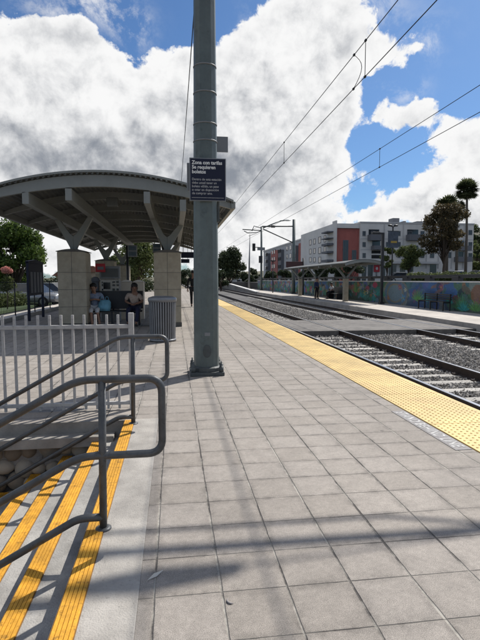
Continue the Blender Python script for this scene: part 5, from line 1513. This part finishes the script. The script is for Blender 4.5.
# cypress tips above the roof
for (u, v, lab) in ((421.5, 217, 'thin cypress tip above the white building roof'), ):
    p = at(u, v, 112); t = thing('cypress', lab, 'tree', (p.x, 112, 1.0))
    b = MB(); b.tube([(p.x, 112, .9), (p.x, 112, p.z - .5)], [.2, .05], 6); b.build('trunk', M['bark'], t)
    hh = p.z - 1; foliage('crown', [(p.x, 112, 1 + hh * f) for f in (.25, .4, .55, .7, .82, .9)], [1.1, 1.0, .85, .7, .5, .35], 3500, .2, M['leafD'], t, 63, 1.4)
# hills
def hill(name, x0, x1, y0, y1, hf, m, nx=40, ny=24):
    xs = np.linspace(x0, x1, nx); ys = np.linspace(y0, y1, ny); X, Y = np.meshgrid(xs, ys, indexing='ij')
    Z = hf(X, Y) + .6 * np.sin(X * .13 + Y * .07) + .5 * np.sin(X * .31 - Y * .2)
    I = np.arange(nx * ny).reshape(nx, ny)
    Fc = np.stack([I[:-1, :-1], I[1:, :-1], I[1:, 1:], I[:-1, 1:]], -1).reshape(-1, 4)
    return struct(npmesh(name, np.stack([X, Y, Z], -1).reshape(-1, 3), Fc, m, smooth=True))
hill('hillside', 54, 260, 95, 330, lambda X, Y: -2 + 20 * np.clip((X - 56) / 40, 0, 1) ** .8 * np.clip((Y - 95) / 30, 0, 1), M['hill'])
hill('far_hill', -420, 200, 340, 620, lambda X, Y: -3 + 13 * np.exp(-((Y - 480) / 90) ** 2) * (.7 + .3 * np.sin(X * .018)), M['hill'], 60, 20)
q = random.Random(99)
for i in range(13):
    u = 470 + i * 2.6 + q.uniform(-1, 1); y = q.uniform(98, 128); v = 216 + q.uniform(0, 34) - (6 if i % 3 == 0 else 0)
    p = at(u, v, y)
    zb_ = -2 + 20 * min(1, max(0, (p.x - 56) / 40)) ** .8 * min(1, max(0, (y - 95) / 30))
    hh = max(3.0, p.z - zb_)
    tree('dark hillside tree right of the white building', (p.x, y, zb_ - .3), hh, 2.6, M['leafD'] if i % 2 else M['leafB'], 70 + i, 2600, .24, .1, .2, 12, group='trees on the hillside')

# parked cars
def car(lab, x, y, z, rz, paint, grp='parked cars'):
    t = thing('parked_car', lab, 'car', (x, y, z), grp); t['_local'] = 1; t.rotation_euler.z = rz
    b = MB()
    sec = [(-2.15, .30, .62, .72), (-2.05, .28, .80, .80), (-1.2, .25, .88, .86), (0, .24, .92, .88), (1.1, .25, .94, .88), (1.95, .28, .92, .82), (2.12, .32, .72, .74)]
    vs = []; fs = []
    for (yy, z0, z1, w) in sec: vs += [(-w, yy, z0), (w, yy, z0), (w * 1.0, yy, (z0 + z1) / 2), (w * .93, yy, z1), (-w * .93, yy, z1), (-w, yy, (z0 + z1) / 2)]
    for i in range(len(sec) - 1):
        for k in range(6): fs.append((i * 6 + k, i * 6 + (k + 1) % 6, (i + 1) * 6 + (k + 1) % 6, (i + 1) * 6 + k))
    fs += [tuple(range(6)), tuple(range(36, 42))]
    b.add(vs, fs, 0, True); b.build('body', paint, t)
    b = MB(); sec = [(-1.25, .86, .88, .80), (-.55, .86, 1.42, .66), (.7, .86, 1.46, .66), (1.65, .90, .96, .78)]; vs = []; fs = []
    for (yy, z0, z1, w) in sec: vs += [(-.80, yy, z0), (.80, yy, z0), (w, yy, z1), (-w, yy, z1)]
    for i in range(3):
        for k in range(4): fs.append((i * 4 + k, i * 4 + (k + 1) % 4, (i + 1) * 4 + (k + 1) % 4, (i + 1) * 4 + k))
    fs += [(0, 1, 2, 3), (12, 13, 14, 15)]
    b.add(vs, fs); b.build('windows', M['glass'], t)
    b = MB(); b.prism([(-.64, -.5), (.64, -.5), (.64, .68), (-.64, .68)], 'z', 1.43, 1.48); b.build('roof', paint, t, bevel=.02)
    for sx in (-1, 1):
        for yy in (-1.35, 1.35):
            b = MB(); b.tube([(sx * .70, yy, .32), (sx * .90, yy, .32)], .32, 16); w = b.build('wheel', M['tyre'], t)
            b = MB(); b.tube([(sx * .895, yy, .32), (sx * .91, yy, .32)], .19, 12); r_ = b.build('rim', M['cargrey'], t); child(r_, w)
        b = MB(); b.ball((sx * .58, -2.08, .66), .13, .07, .07, 8, 6); b.build('headlight', M['lampglass'], t)
        b = MB(); b.ball((sx * .60, 2.05, .72), .12, .06, .07, 8, 6); b.build('tail_light', M['redsign'], t)
for (u, y, rz, pt, lab) in ((457, 55, 88, 'carwhite', 'white car parked behind the hedge below the russet tree'), (481, 52, 92, 'cargrey', 'silver car at the right edge behind the hedge'),
                        (400, 66, 90, 'carwhite', 'white car parked before the white building shopfronts'), (412, 67, 90, 'cargrey', 'silver car right of the white car before the shopfronts')):
    p = at(u, 275, y); car(lab, p.x, y, 1.0, R(rz), M[pt])
for (u, y, rz, pt, lab) in ((30, 33, 75, 'cargrey', 'silver car on the street beyond the timetable board'), (50, 37, 78, 'carwhite', 'white car on the street close to the left pier')):
    p = at(u, 290, y); car(lab, p.x, y, -.28, R(rz), M[pt])
# fallen dry leaf on the paving
t = thing('dry_leaf', 'small pale dry leaf lying on the near paving beside the stair landing', 'leaf', (-.06, 2.28, 0))
a = on_z(155, 577, 0)
b = MB(); b.add([(a.x - .035, a.y - .03, .006), (a.x - .005, a.y + .008, .014), (a.x + .04, a.y + .04, .008), (a.x + .008, a.y - .004, .005)], [(0, 1, 2, 3)]); b.build('blade', M['cream'], t)
a = on_z(232, 601, 0)
t = thing('paper_scrap', 'tiny curved dry scrap lying on a paver in the foreground', 'litter', (a.x, a.y, 0))
b = MB(); b.tube([(a.x + .022 * math.cos(q_), a.y + .022 * math.sin(q_), .004) for q_ in (2.4, 2.9, 3.4, 3.9, 4.4, 4.9)], [.001, .003, .004, .004, .003, .001], 6); b.build('scrap', M['plate'], t)
